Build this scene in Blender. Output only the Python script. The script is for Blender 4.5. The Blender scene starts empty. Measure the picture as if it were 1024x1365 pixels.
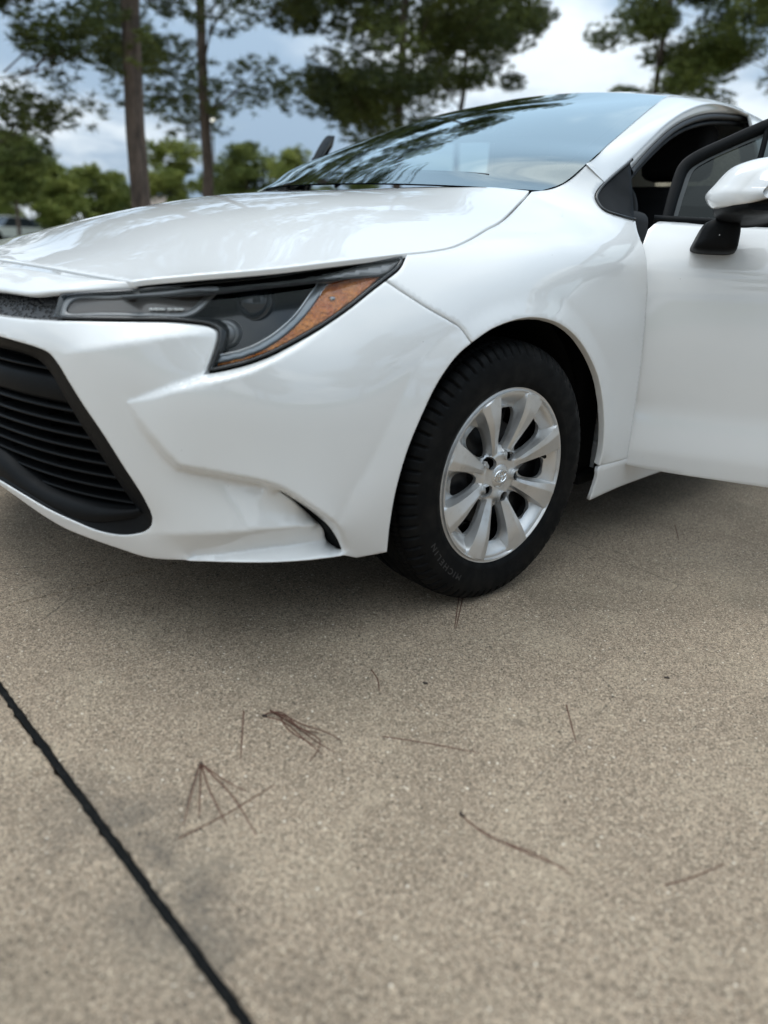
import bpy, math, random, json
import numpy as np
from mathutils import Vector, Matrix
from mathutils.geometry import delaunay_2d_cdt

# ------------------------------------------------------------------ camera, sky, sun, exposure
scene = bpy.context.scene
COL = scene.collection
cam_data = bpy.data.cameras.new('camera'); cam = bpy.data.objects.new('camera', cam_data); COL.objects.link(cam)
cam_data.sensor_fit = 'HORIZONTAL'; cam_data.sensor_width = 36.0; cam_data.lens = 35.14
cam_data.clip_start = 0.05; cam_data.clip_end = 3000
YAW, PITCH, ROLL = 0.77522, 0.33979, 0.05354
_d = Vector((math.cos(PITCH)*math.cos(YAW), math.cos(PITCH)*math.sin(YAW), -math.sin(PITCH)))
_r = _d.cross(Vector((0, 0, 1))).normalized(); _u = _r.cross(_d)
_r2 = _r*math.cos(ROLL) + _u*math.sin(ROLL); _u2 = _u*math.cos(ROLL) - _r*math.sin(ROLL)
cam.matrix_world = Matrix(((_r2.x, _u2.x, -_d.x, -1.4050), (_r2.y, _u2.y, -_d.y, -1.8470), (_r2.z, _u2.z, -_d.z, 0.8063), (0, 0, 0, 1)))
cam_data.dof.use_dof = True; cam_data.dof.focus_distance = 1.85; cam_data.dof.aperture_fstop = 2.5
scene.camera = cam

SUN_EL, SUN_AZ = 60.0, 98.0       # degrees; azimuth measured from +x towards +y, where the sun stands
world = bpy.data.worlds.new('World'); scene.world = world; world.use_nodes = True
wn, wl = world.node_tree.nodes, world.node_tree.links
wn.clear()
w_out = wn.new('ShaderNodeOutputWorld'); w_bg = wn.new('ShaderNodeBackground')
w_sky = wn.new('ShaderNodeTexSky'); w_sky.sky_type = 'NISHITA'; w_sky.sun_disc = False
w_sky.sun_elevation = math.radians(SUN_EL); w_sky.sun_rotation = math.radians(90.0 - SUN_AZ)
w_sky.air_density = 1.2; w_sky.dust_density = 1.5; w_sky.ozone_density = 1.2
def _wmath(op, a, b=None, clamp=False):
    n = wn.new('ShaderNodeMath'); n.operation = op; n.use_clamp = clamp
    for i, v in enumerate((a, b)):
        if v is None: continue
        if isinstance(v, (int, float)): n.inputs[i].default_value = v
        else: wl.new(v, n.inputs[i])
    return n.outputs[0]
w_tc = wn.new('ShaderNodeTexCoord'); w_sep = wn.new('ShaderNodeSeparateXYZ'); wl.new(w_tc.outputs['Generated'], w_sep.inputs[0])
_den = _wmath('ADD', _wmath('MAXIMUM', w_sep.outputs[2], 0.0), 0.22)
w_cmb = wn.new('ShaderNodeCombineXYZ')
wl.new(_wmath('DIVIDE', w_sep.outputs[0], _den), w_cmb.inputs[0]); wl.new(_wmath('DIVIDE', w_sep.outputs[1], _den), w_cmb.inputs[1])
def _wnoise(scale, detail, rough, off):
    m = wn.new('ShaderNodeVectorMath'); m.operation = 'ADD'; wl.new(w_cmb.outputs[0], m.inputs[0]); m.inputs[1].default_value = off
    n = wn.new('ShaderNodeTexNoise'); n.inputs['Scale'].default_value = scale; n.inputs['Detail'].default_value = detail
    n.inputs['Roughness'].default_value = rough; wl.new(m.outputs[0], n.inputs['Vector']); return n.outputs[0]
def _wramp(v, a, b):
    n = wn.new('ShaderNodeMapRange'); n.interpolation_type = 'SMOOTHSTEP'; wl.new(v, n.inputs['Value'])
    n.inputs['From Min'].default_value = a; n.inputs['From Max'].default_value = b; return n.outputs[0]
def _wmix(f, a, b):
    n = wn.new('ShaderNodeMix'); n.data_type = 'RGBA'
    wl.new(f, n.inputs['Factor'])
    for s, v in ((n.inputs['A'], a), (n.inputs['B'], b)):
        if isinstance(v, tuple): s.default_value = v
        else: wl.new(v, s)
    return n.outputs['Result']
c_cover = _wramp(_wnoise(0.9, 6, 0.55, (3.1, 1.7, 0.0)), 0.26, 0.42)
c_bright = _wramp(_wnoise(0.80, 6, 0.58, (6.1, 18.3, 7.0)), 0.44, 0.60)
c_col = _wmix(c_bright, (3.7, 5.0, 6.5, 1), (8.6, 9.5, 10.2, 1))
# an overcast sky is brighter overhead than at the horizon
c_gain = _wmath('ADD', _wmath('MULTIPLY', _wmath('MAXIMUM', w_sep.outputs[2], 0.0), 1.2), 0.86)
c_sc = wn.new('ShaderNodeVectorMath'); c_sc.operation = 'SCALE'; wl.new(c_col, c_sc.inputs[0]); wl.new(c_gain, c_sc.inputs['Scale'])
wl.new(_wmix(c_cover, w_sky.outputs[0], c_sc.outputs[0]), w_bg.inputs['Color'])
w_bg.inputs['Strength'].default_value = 0.10
wl.new(w_bg.outputs[0], w_out.inputs['Surface'])

sun_data = bpy.data.lights.new('sun', 'SUN'); sun_data.energy = 1.35; sun_data.angle = math.radians(35); sun_data.color = (1.0, 0.98, 0.95)
sun = bpy.data.objects.new('sun', sun_data); COL.objects.link(sun)
_e, _a = math.radians(SUN_EL), math.radians(SUN_AZ)
_sd = Vector((math.cos(_e)*math.cos(_a), math.cos(_e)*math.sin(_a), math.sin(_e)))
sun.rotation_euler = (-_sd).to_track_quat('-Z', 'Y').to_euler()
sun.location = (0, 0, 30)
vs = scene.view_settings; vs.view_transform = 'Standard'; vs.look = 'None'; vs.gamma = 1.0; vs.use_curve_mapping = False; vs.exposure = 0.05

# ------------------------------------------------------------------ materials
def mat(name, base=(.5, .5, .5), rough=.5, metal=0., coat=0., coat_rough=.03, spec=.5, **kw):
    m = bpy.data.materials.new(name); m.use_nodes = True
    b = m.node_tree.nodes['Principled BSDF']
    b.inputs['Base Color'].default_value = (*base, 1); b.inputs['Roughness'].default_value = rough; b.inputs['Metallic'].default_value = metal
    b.inputs['Coat Weight'].default_value = coat; b.inputs['Coat Roughness'].default_value = coat_rough; b.inputs['Specular IOR Level'].default_value = spec
    for k, v in kw.items(): b.inputs[k.replace('_', ' ')].default_value = v
    return m
class NT:
    """small helper around one material's node tree"""
    def __init__(s, m): s.m = m; s.n = m.node_tree.nodes; s.l = m.node_tree.links; s.b = s.n.get('Principled BSDF'); s._co = None
    def co(s, kind='Object'):
        if s._co is None: s._co = s.n.new('ShaderNodeTexCoord')
        return s._co.outputs[kind]
    def noise(s, scale, detail=4, rough=.55, vec=None, dist=0.):
        n = s.n.new('ShaderNodeTexNoise'); n.inputs['Scale'].default_value = scale; n.inputs['Detail'].default_value = detail
        n.inputs['Roughness'].default_value = rough; n.inputs['Distortion'].default_value = dist
        s.l.new(vec or s.co(), n.inputs['Vector']); return n.outputs[0]
    def voro(s, scale, feature='F1', vec=None, out='Distance'):
        n = s.n.new('ShaderNodeTexVoronoi'); n.inputs['Scale'].default_value = scale; n.feature = feature
        s.l.new(vec or s.co(), n.inputs['Vector']); return n.outputs[out]
    def scale(s, v, vec=None):
        n = s.n.new('ShaderNodeVectorMath'); n.operation = 'MULTIPLY'; s.l.new(vec or s.co(), n.inputs[0]); n.inputs[1].default_value = v; return n.outputs[0]
    def ramp(s, v, a, b, lo=0., hi=1.):
        n = s.n.new('ShaderNodeMapRange'); n.interpolation_type = 'SMOOTHSTEP'; s.l.new(v, n.inputs['Value'])
        for k, q in (('From Min', a), ('From Max', b), ('To Min', lo), ('To Max', hi)): n.inputs[k].default_value = q
        return n.outputs[0]
    def math(s, op, a, b=0.):
        n = s.n.new('ShaderNodeMath'); n.operation = op
        for i, v in enumerate((a, b)):
            if isinstance(v, (int, float)): n.inputs[i].default_value = v
            else: s.l.new(v, n.inputs[i])
        return n.outputs[0]
    def mix(s, f, a, b, blend='MIX'):
        n = s.n.new('ShaderNodeMix'); n.data_type = 'RGBA'; n.blend_type = blend
        if isinstance(f, (int, float)): n.inputs['Factor'].default_value = f
        else: s.l.new(f, n.inputs['Factor'])
        for q, v in ((n.inputs['A'], a), (n.inputs['B'], b)):
            if isinstance(v, tuple): q.default_value = (*v, 1)
            else: s.l.new(v, q)
        return n.outputs['Result']
    def bump(s, h, strength, dist, prev=None):
        n = s.n.new('ShaderNodeBump'); n.inputs['Strength'].default_value = strength; n.inputs['Distance'].default_value = dist
        s.l.new(h, n.inputs['Height'])
        if prev is not None: s.l.new(prev, n.inputs['Normal'])
        return n.outputs[0]
    def set(s, k, v): s.l.new(v, s.b.inputs[k])
M = {}
M['paint'] = mat('white_paint', (.76, .76, .75), .5, 0, coat=1.0, coat_rough=.0, spec=.25, Coat_IOR=1.7)
_t = NT(M['paint']); _t.set('Base Color', _t.mix(_t.ramp(_t.noise(2.2, 4), .35, .75), (.785, .785, .775), (.76, .76, .745)))
_sp_ = _t.voro(34); _t.set('Base Color', _t.mix(_t.math('MULTIPLY', _t.ramp(_sp_, .045, .02), _t.ramp(_t.noise(3.3, 2), .52, .60)), _t.mix(_t.ramp(_t.noise(2.2, 4), .35, .75), (.785, .785, .775), (.76, .76, .745)), (.22, .20, .17)))   # a few specks of dirt
M['plastic'] = mat('black_plastic', (.004, .0045, .005), .55, spec=.15)
_t = NT(M['plastic']); _t.set('Normal', _t.bump(_t.noise(900, 2), .12, .0006)); _t.set('Roughness', _t.ramp(_t.noise(9, 4), .3, .7, .48, .62))
M['gloss'] = mat('gloss_black', (.009, .010, .011), .16, coat=.3)
M['black'] = mat('matte_black', (.006, .006, .006), .85, spec=.2)
M['interior'] = mat('interior_trim', (.014, .014, .015), .7, spec=.3)
M['fabric'] = mat('seat_fabric', (.02, .02, .022), .9, spec=.2)
M['headliner'] = mat('headliner', (.30, .295, .28), .9)
M['rubber'] = mat('tyre_rubber', (.005, .005, .005), .6, spec=.13)
_t = NT(M['rubber']); _t.set('Base Color', _t.mix(_t.ramp(_t.noise(18, 5), .45, .8), (.0032, .0035, .0038), (.010, .0096, .009))); _t.set('Roughness', _t.ramp(_t.noise(30, 4), .3, .7, .5, .75))
M['seal'] = mat('rubber_seal', (.02, .02, .021), .5)
M['silver'] = mat('silver_wheel_paint', (.60, .60, .60), .30, .75, coat=.25, coat_rough=.15)
_t = NT(M['silver']); _t.set('Roughness', _t.ramp(_t.noise(22, 5), .3, .75, .30, .46)); _t.set('Base Color', _t.mix(_t.ramp(_t.noise(35, 6, .65), .5, .78), (.62, .62, .615), (.52, .51, .49)))
M['chrome'] = mat('chrome', (.75, .76, .77), .12, 1.0)
M['steel'] = mat('dark_steel', (.012, .012, .013), .5, .3)
M['disc'] = mat('brake_disc', (.08, .075, .07), .4, .9)
M['lamp_dark'] = mat('lamp_bezel', (.005, .0055, .006), .18, coat=.2)
M['lamp_grey'] = mat('lamp_frame', (.22, .225, .23), .3, .35)
M['lamp_silver'] = mat('lamp_bar', (.20, .225, .245), .3, .5, coat=.4)
M['lamp_brown'] = mat('lamp_light_guide', (.085, .072, .064), .28, coat=.5)
M['lamp_led'] = mat('lamp_led', (.9, .9, .88), .15, .3)
M['amber'] = mat('amber_reflector', (.7, .2, .02), .22, coat=1.0)
_t = NT(M['amber']); _v = _t.voro(150); _t.set('Normal', _t.bump(_v, 1.0, .006)); _t.set('Base Color', _t.mix(_t.ramp(_t.noise(25, 4), .3, .7), (.55, .13, .012), (.85, .30, .045)))
M['projector'] = mat('projector_lens', (.006, .010, .016), .05, .0, coat=.6)
def glass_mat(name, tint, amount, ior=1.5, boost=1.0):
    m = bpy.data.materials.new(name); m.use_nodes = True; n, l = m.node_tree.nodes, m.node_tree.links; n.clear()
    o = n.new('ShaderNodeOutputMaterial'); mx = n.new('ShaderNodeMixShader'); tr = n.new('ShaderNodeBsdfTransparent'); gl = n.new('ShaderNodeBsdfGlossy')
    fr = n.new('ShaderNodeFresnel'); fr.inputs['IOR'].default_value = ior
    ma = n.new('ShaderNodeMath'); ma.operation = 'MULTIPLY_ADD'; ma.inputs[1].default_value = boost; ma.inputs[2].default_value = amount; ma.use_clamp = True
    l.new(fr.outputs[0], ma.inputs[0]); l.new(ma.outputs[0], mx.inputs[0]); l.new(tr.outputs[0], mx.inputs[1]); l.new(gl.outputs[0], mx.inputs[2])
    tr.inputs[0].default_value = (*tint, 1); gl.inputs['Roughness'].default_value = .01; gl.inputs[0].default_value = (.88, .96, .95, 1)
    l.new(mx.outputs[0], o.inputs['Surface']); return m
M['glass'] = glass_mat('window_glass', (.34, .43, .41), .13, 1.5, 2.2)
M['door_glass'] = glass_mat('door_glass', (.10, .12, .12), .0, 1.5, .5)
M['lens'] = glass_mat('lamp_lens', (.98, .98, .98), .0, 1.4, .42)
M['frit'] = mat('glass_frit', (.010, .011, .014), .12, coat=.5)

# ------------------------------------------------------------------ object helpers
def link(o, parent=None):
    COL.objects.link(o)
    if parent is not None: o.parent = parent
    return o
def tag(o, label=None, cat=None, group=None, kind=None):
    for k, v in (('label', label), ('category', cat), ('group', group), ('kind', kind)):
        if v: o[k] = v
    return o
def empty(name, loc=(0, 0, 0), parent=None, rz=0.):
    o = bpy.data.objects.new(name, None); o.empty_display_size = .1; o.location = loc; o.rotation_euler = (0, 0, rz); return link(o, parent)
def mesh(name, V, F, m, parent=None, smooth=True, normals_out=None):
    me = bpy.data.meshes.new(name)
    me.from_pydata([tuple(map(float, v)) for v in V], [], [tuple(map(int, f)) for f in F]); me.validate()
    me.materials.append(m)
    if smooth: me.polygons.foreach_set('use_smooth', [True]*len(me.polygons))
    me.update()
    return link(bpy.data.objects.new(name, me), parent)
def mirrored(o, parent):
    """the far-side twin of a part: its geometry mirrored in the car's centre plane"""
    me = o.data.copy(); n = len(me.vertices); a = np.empty(n*3, np.float32); me.vertices.foreach_get('co', a)
    a = a.reshape(-1, 3); a[:, 1] *= -1; me.vertices.foreach_set('co', a.ravel()); me.flip_normals(); me.update()
    return link(bpy.data.objects.new(o.name, me), parent)
def spline(P, step=.008, closed=False):
    """centripetal Catmull-Rom through the points, resampled evenly; keeps the end points"""
    P = np.asarray(P, float)
    if len(P) == 2:
        n = max(2, int(np.linalg.norm(P[1]-P[0])/step)+1); t = np.linspace(0, 1, n)[:, None]; return P[0]+(P[1]-P[0])*t
    Q = np.vstack([P[-1:], P, P[:2]]) if closed else np.vstack([2*P[0]-P[1], P, 2*P[-1]-P[-2]])
    out = []
    for i in range(1, len(Q)-2):
        p0, p1, p2, p3 = Q[i-1:i+3]
        a = [0]; 
        for u, v in ((p0, p1), (p1, p2), (p2, p3)): a.append(a[-1]+max(np.linalg.norm(v-u), 1e-9)**.5)
        t = np.linspace(a[1], a[2], 24, endpoint=False)[:, None]
        A1 = (a[1]-t)/(a[1]-a[0])*p0+(t-a[0])/(a[1]-a[0])*p1; A2 = (a[2]-t)/(a[2]-a[1])*p1+(t-a[1])/(a[2]-a[1])*p2; A3 = (a[3]-t)/(a[3]-a[2])*p2+(t-a[2])/(a[3]-a[2])*p3
        B1 = (a[2]-t)/(a[2]-a[0])*A1+(t-a[0])/(a[2]-a[0])*A2; B2 = (a[3]-t)/(a[3]-a[1])*A2+(t-a[1])/(a[3]-a[1])*A3
        out.append((a[2]-t)/(a[2]-a[1])*B1+(t-a[1])/(a[2]-a[1])*B2)
    out.append(Q[-2:-1]); D = np.vstack(out)
    s = np.r_[0, np.cumsum(np.linalg.norm(np.diff(D, axis=0), axis=1))]
    n = max(2, int(round(s[-1]/step))+1); t = np.linspace(0, s[-1], n)
    R = np.stack([np.interp(t, s, D[:, k]) for k in range(D.shape[1])], 1)
    return R[:-1] if closed else R
def resample(P, n):
    D = spline(P, .002) if len(P) > 2 else np.asarray(P, float)
    s = np.r_[0, np.cumsum(np.linalg.norm(np.diff(D, axis=0), axis=1))]; t = np.linspace(0, s[-1], n)
    return np.stack([np.interp(t, s, D[:, k]) for k in range(3)], 1)
def chain(*segs, step=.006):
    """closed outline from smooth segments that meet in corners"""
    out = []
    for s in segs: out.append(spline(s, step)[:-1])
    return np.vstack(out)
def grid_faces(nu, nv, close_u=False, close_v=False, flip=False):
    F = []
    for i in range(nu if close_u else nu-1):
        for j in range(nv if close_v else nv-1):
            a, b = i*nv+j, ((i+1) % nu)*nv+j; c, d = ((i+1) % nu)*nv+(j+1) % nv, i*nv+(j+1) % nv
            F.append((a, d, c, b) if flip else (a, b, c, d))
    return F
def loft(name, curves, m, parent, n=None, flip=False, close_v=False):
    n = n or max(len(c) for c in curves); R = np.stack([resample(c, n) for c in curves])
    return mesh(name, R.reshape(-1, 3), grid_faces(len(curves), n, flip=flip), m, parent)
def tube(name, P, r, m, parent, n=8, step=.01, cap=True):
    P = spline(P, step) if len(P) > 2 else spline(P, step); r = np.broadcast_to(np.asarray(r, float), len(P)) if np.ndim(r) == 0 else np.interp(np.linspace(0, 1, len(P)), np.linspace(0, 1, len(r)), r)
    T = np.gradient(P, axis=0); T /= np.linalg.norm(T, axis=1)[:, None]+1e-12
    up = np.array([0, 0, 1.]) if abs(T[0, 2]) < .9 else np.array([1., 0, 0]); V = []
    for p, t, q in zip(P, T, r):
        a = np.cross(t, up); a /= np.linalg.norm(a); b = np.cross(a, t); up = b
        for k in range(n): V.append(p+q*(math.cos(2*math.pi*k/n)*a+math.sin(2*math.pi*k/n)*b))
    F = grid_faces(len(P), n, close_v=True)
    if cap: F += [tuple(range(n-1, -1, -1)), tuple(range((len(P)-1)*n, len(P)*n))]
    return mesh(name, V, F, m, parent)
def rbox(name, lo, hi, m, parent, r=.01, taper=None):
    """bevelled box; taper moves the top corners in by (dx0, dx1, dy)"""
    import bmesh
    bm = bmesh.new(); (x0, y0, z0), (x1, y1, z1) = lo, hi; tp = taper or (0, 0, 0)
    vs = [bm.verts.new(v) for v in ((x0, y0, z0), (x1, y0, z0), (x1, y1, z0), (x0, y1, z0), (x0+tp[0], y0+tp[2], z1), (x1-tp[1], y0+tp[2], z1), (x1-tp[1], y1-tp[2], z1), (x0+tp[0], y1-tp[2], z1))]
    for f in ((3, 2, 1, 0), (4, 5, 6, 7), (0, 1, 5, 4), (1, 2, 6, 5), (2, 3, 7, 6), (3, 0, 4, 7)): bm.faces.new([vs[i] for i in f])
    if r: bmesh.ops.bevel(bm, geom=list(bm.edges), offset=r, segments=3, profile=.5, affect='EDGES')
    me = bpy.data.meshes.new(name); bm.to_mesh(me); bm.free(); me.materials.append(m)
    me.polygons.foreach_set('use_smooth', [True]*len(me.polygons)); me.update()
    return link(bpy.data.objects.new(name, me), parent)
def revolve(name, prof, m, parent, n=96, axis='y', a0=0., a1=2*math.pi):
    """prof: (axial, radius) pairs round the y axis"""
    full = abs(a1-a0-2*math.pi) < 1e-6; A = np.linspace(a0, a1, n, endpoint=not full); V = [(r*math.cos(a), y, r*math.sin(a)) for a in A for y, r in prof]
    return mesh(name, V, grid_faces(len(A), len(prof), close_u=full), m, parent)

# ------------------------------------------------------------------ trimmed panels on a smooth base surface
def natural_spline(x, y):
    x = np.asarray(x, float); y = np.asarray(y, float); n = len(x); h = np.diff(x); A = np.zeros((n, n)); b = np.zeros(n); A[0, 0] = A[-1, -1] = 1
    for i in range(1, n-1):
        A[i, i-1] = h[i-1]; A[i, i] = 2*(h[i-1]+h[i]); A[i, i+1] = h[i]; b[i] = 6*((y[i+1]-y[i])/h[i]-(y[i]-y[i-1])/h[i-1])
    m = np.linalg.solve(A, b)
    def f(t):
        t = np.asarray(t, float); i = np.clip(np.searchsorted(x, t)-1, 0, n-2); dx = t-x[i]; hh = h[i]
        return y[i]+dx*((y[i+1]-y[i])/hh-hh*(2*m[i]+m[i+1])/6+dx*(m[i]/2+dx*(m[i+1]-m[i])/(6*hh)))
    return f
# plan outlines of the front end (x back from the front axle, half width y) at a few heights
LV = {
.10:[(-.83,0),(-.825,.15),(-.805,.30),(-.765,.42),(-.70,.54),(-.60,.66),(-.48,.745),(-.38,.79),(-.2,.82),(0,.835),(.25,.845),(.45,.85),(.7,.85)],
.20:[(-.875,0),(-.868,.15),(-.848,.30),(-.815,.42),(-.755,.54),(-.66,.66),(-.535,.755),(-.42,.808),(-.2,.838),(0,.852),(.25,.86),(.45,.865),(.7,.865)],
.32:[(-.912,0),(-.905,.15),(-.885,.30),(-.855,.42),(-.80,.54),(-.71,.66),(-.58,.765),(-.44,.83),(-.25,.86),(0,.868),(.25,.873),(.45,.876),(.7,.876)],
.45:[(-.93,0),(-.923,.15),(-.905,.30),(-.875,.42),(-.823,.54),(-.735,.66),(-.61,.76),(-.47,.828),(-.28,.866),(0,.878),(.25,.88),(.45,.88),(.7,.88)],
.56:[(-.93,0),(-.924,.15),(-.906,.30),(-.876,.42),(-.825,.54),(-.735,.66),(-.61,.755),(-.47,.822),(-.28,.866),(0,.882),(.25,.884),(.45,.88),(.7,.876)],
.66:[(-.905,0),(-.90,.15),(-.885,.30),(-.855,.42),(-.80,.53),(-.70,.645),(-.58,.73),(-.45,.795),(-.28,.85),(-.05,.883),(.2,.887),(.45,.876),(.7,.868)],
.75:[(-.80,0),(-.80,.15),(-.79,.3),(-.765,.42),(-.71,.54),(-.62,.64),(-.50,.71),(-.39,.76),(-.24,.807),(-.05,.85),(.2,.868),(.45,.858),(.7,.85)],
.85:[(-.62,0),(-.62,.12),(-.60,.25),(-.565,.36),(-.51,.46),(-.43,.55),(-.33,.63),(-.22,.685),(-.08,.725),(.05,.76),(.25,.805),(.45,.818),(.7,.822)],
.95:[(-.22,0),(-.22,.08),(-.21,.18),(-.18,.28),(-.13,.36),(-.06,.44),(.03,.50),(.12,.54),(.22,.58),(.32,.625),(.42,.675),(.52,.72),(.7,.765)],
1.05:[(0,0),(0,.06),(.01,.13),(.03,.20),(.06,.27),(.10,.34),(.16,.40),(.24,.46),(.32,.52),(.40,.575),(.48,.63),(.58,.675),(.7,.71)],
}

X0 = .25
PH = np.radians(np.linspace(0, 122, 123)); ZG = np.linspace(.10, 1.05, 96)
_T = []
for z in sorted(LV):
    a = np.array(LV[z]); ph = np.arctan2(a[:, 1], X0-a[:, 0]); r = np.hypot(a[:, 1], X0-a[:, 0])
    _T.append(natural_spline(np.concatenate([-ph[3:0:-1], ph]), np.concatenate([r[3:0:-1], r]))(PH))
_T = np.array(_T); _zs = np.array(sorted(LV)); G = np.array([natural_spline(_zs, _T[:, j])(ZG) for j in range(len(PH))]).T
def _sm(G, ax):
    q = np.pad(G, [(2, 2) if a == ax else (0, 0) for a in (0, 1)], mode='edge' if ax == 0 else 'reflect'); w = [1, 4, 6, 4, 1]; n = G.shape[ax]
    return sum(w[k]*np.take(q, np.arange(k, k+n), ax) for k in range(5))/16
for _ in range(6): G = _sm(G, 0)
for _ in range(4): G = _sm(G, 1)
def _cr(t): return [(-t+2*t*t-t**3)/2, (2-5*t*t+3*t**3)/2, (t+4*t*t-3*t**3)/2, (-t*t+t**3)/2]
class Wrap:      # u = angle round the front end, v = height, h = radius
    @staticmethod
    def uvh(P): P = np.atleast_2d(P); return np.stack([np.arctan2(-P[:, 1], X0-P[:, 0]), P[:, 2]], 1), np.hypot(P[:, 1], X0-P[:, 0])
    @staticmethod
    def base(U):
        u = np.clip(np.abs(U[:, 0])/(PH[1]-PH[0]), 0, len(PH)-1.001); v = np.clip((U[:, 1]-ZG[0])/(ZG[1]-ZG[0]), 0, len(ZG)-1.001)
        i = u.astype(int); j = v.astype(int); wu = _cr(u-i); wv = _cr(v-j); s = 0
        for a in range(4):
            for b in range(4): s = s+wu[a]*wv[b]*G[np.clip(j+b-1, 0, len(ZG)-1), np.minimum(np.abs(i+a-1), len(PH)-1)]
        return s
    @staticmethod
    def xyz(U, h): return np.stack([X0-h*np.cos(U[:, 0]), -h*np.sin(U[:, 0]), U[:, 1]], 1)
    @staticmethod
    def out(P): q = P-np.array([.6, 0, .45]); q[:, 2] *= .6; return q
_sy = natural_spline([.10, .18, .25, .4, .6, .7, .79, .85, .905, .95, 1.0, 1.1, 1.2, 1.3, 1.36, 1.41, 1.45], [.835, .855, .868, .879, .884, .880, .869, .843, .800, .757, .715, .668, .625, .578, .535, .455, .36])
_sx = natural_spline([.3, .6, 1.2, 2.2, 2.8, 3.3, 3.7], [0, 0, .002, 0, -.006, -.035, -.11])
class Side:      # u = x, v = z, h = distance out from the centre plane (near side)
    @staticmethod
    def uvh(P): P = np.atleast_2d(P); return P[:, [0, 2]].copy(), -P[:, 1]
    @staticmethod
    def base(U): return _sy(np.clip(U[:, 1], .1, 1.45))+_sx(np.clip(U[:, 0], .3, 3.7))
    @staticmethod
    def xyz(U, h): return np.stack([U[:, 0], -h, U[:, 1]], 1)
    @staticmethod
    def out(P): return np.stack([np.zeros(len(P)), P[:, 1], .25+0*P[:, 2]], 1)
class Flat:      # u = x, v = z on an upright plane, h = -y; used for the wheel cover
    uvh = Side.uvh; xyz = Side.xyz; out = Side.out
    @staticmethod
    def base(U): return np.zeros(len(U))
def inside(poly, Q):
    x, y = Q[:, 0], Q[:, 1]; c = np.zeros(len(Q), bool); a = poly; b = np.roll(poly, -1, 0)
    for (x0, y0), (x1, y1) in zip(a, b):
        k = ((y0 > y) != (y1 > y)); 
        if y1 != y0: c ^= k & (x < (x1-x0)*(y-y0)/(y1-y0)+x0)
    return c
def seg_dist(A, B, Q, lim):
    """is each Q farther than lim from all segments"""
    ok = np.ones(len(Q), bool)
    for a, b in zip(A, B):
        lo = np.minimum(a, b)-lim; hi = np.maximum(a, b)+lim
        k = np.where(ok & (Q[:, 0] > lo[0]) & (Q[:, 0] < hi[0]) & (Q[:, 1] > lo[1]) & (Q[:, 1] < hi[1]))[0]
        if len(k) == 0: continue
        d = b-a; t = np.clip(((Q[k]-a)@d)/(d@d+1e-18), 0, 1); ok[k[np.linalg.norm(Q[k]-a-t[:, None]*d, axis=1) < lim]] = False
    return ok
def inset2d(P, g):
    area = .5*np.sum(P[:, 0]*np.roll(P[:, 1], -1)-np.roll(P[:, 0], -1)*P[:, 1]); s = 1 if area > 0 else -1
    e0 = P-np.roll(P, 1, 0); e1 = np.roll(P, -1, 0)-P
    n0 = np.stack([-e0[:, 1], e0[:, 0]], 1)*s; n1 = np.stack([-e1[:, 1], e1[:, 0]], 1)*s
    n0 /= np.linalg.norm(n0, axis=1)[:, None]+1e-12; n1 /= np.linalg.norm(n1, axis=1)[:, None]+1e-12
    n = n0+n1; n /= np.maximum((n*n).sum(1)[:, None]/2, .35); return P+n*g
def laplace(n, E, fixed, val, iters=500):
    """harmonic values over the mesh graph with the fixed ones held"""
    free = ~fixed; x = np.where(fixed, val, val[fixed].mean() if fixed.any() else 0.)
    deg = np.bincount(E.ravel(), minlength=n).astype(float)
    def L(v): return deg*v-np.bincount(E[:, 0], v[E[:, 1]], n)-np.bincount(E[:, 1], v[E[:, 0]], n)
    r = np.where(free, -L(x), 0.); z = r/np.maximum(deg, 1); p = z.copy(); rz = r@z
    for _ in range(iters):
        Ap = np.where(free, L(p), 0.); a = rz/(p@Ap+1e-30); x = x+a*p; r = r-a*Ap
        if abs(r).max() < 1e-8: break
        z = r/np.maximum(deg, 1); k = r@z; p = z+(k/(rz+1e-30))*p; rz = k
    return x
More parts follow.
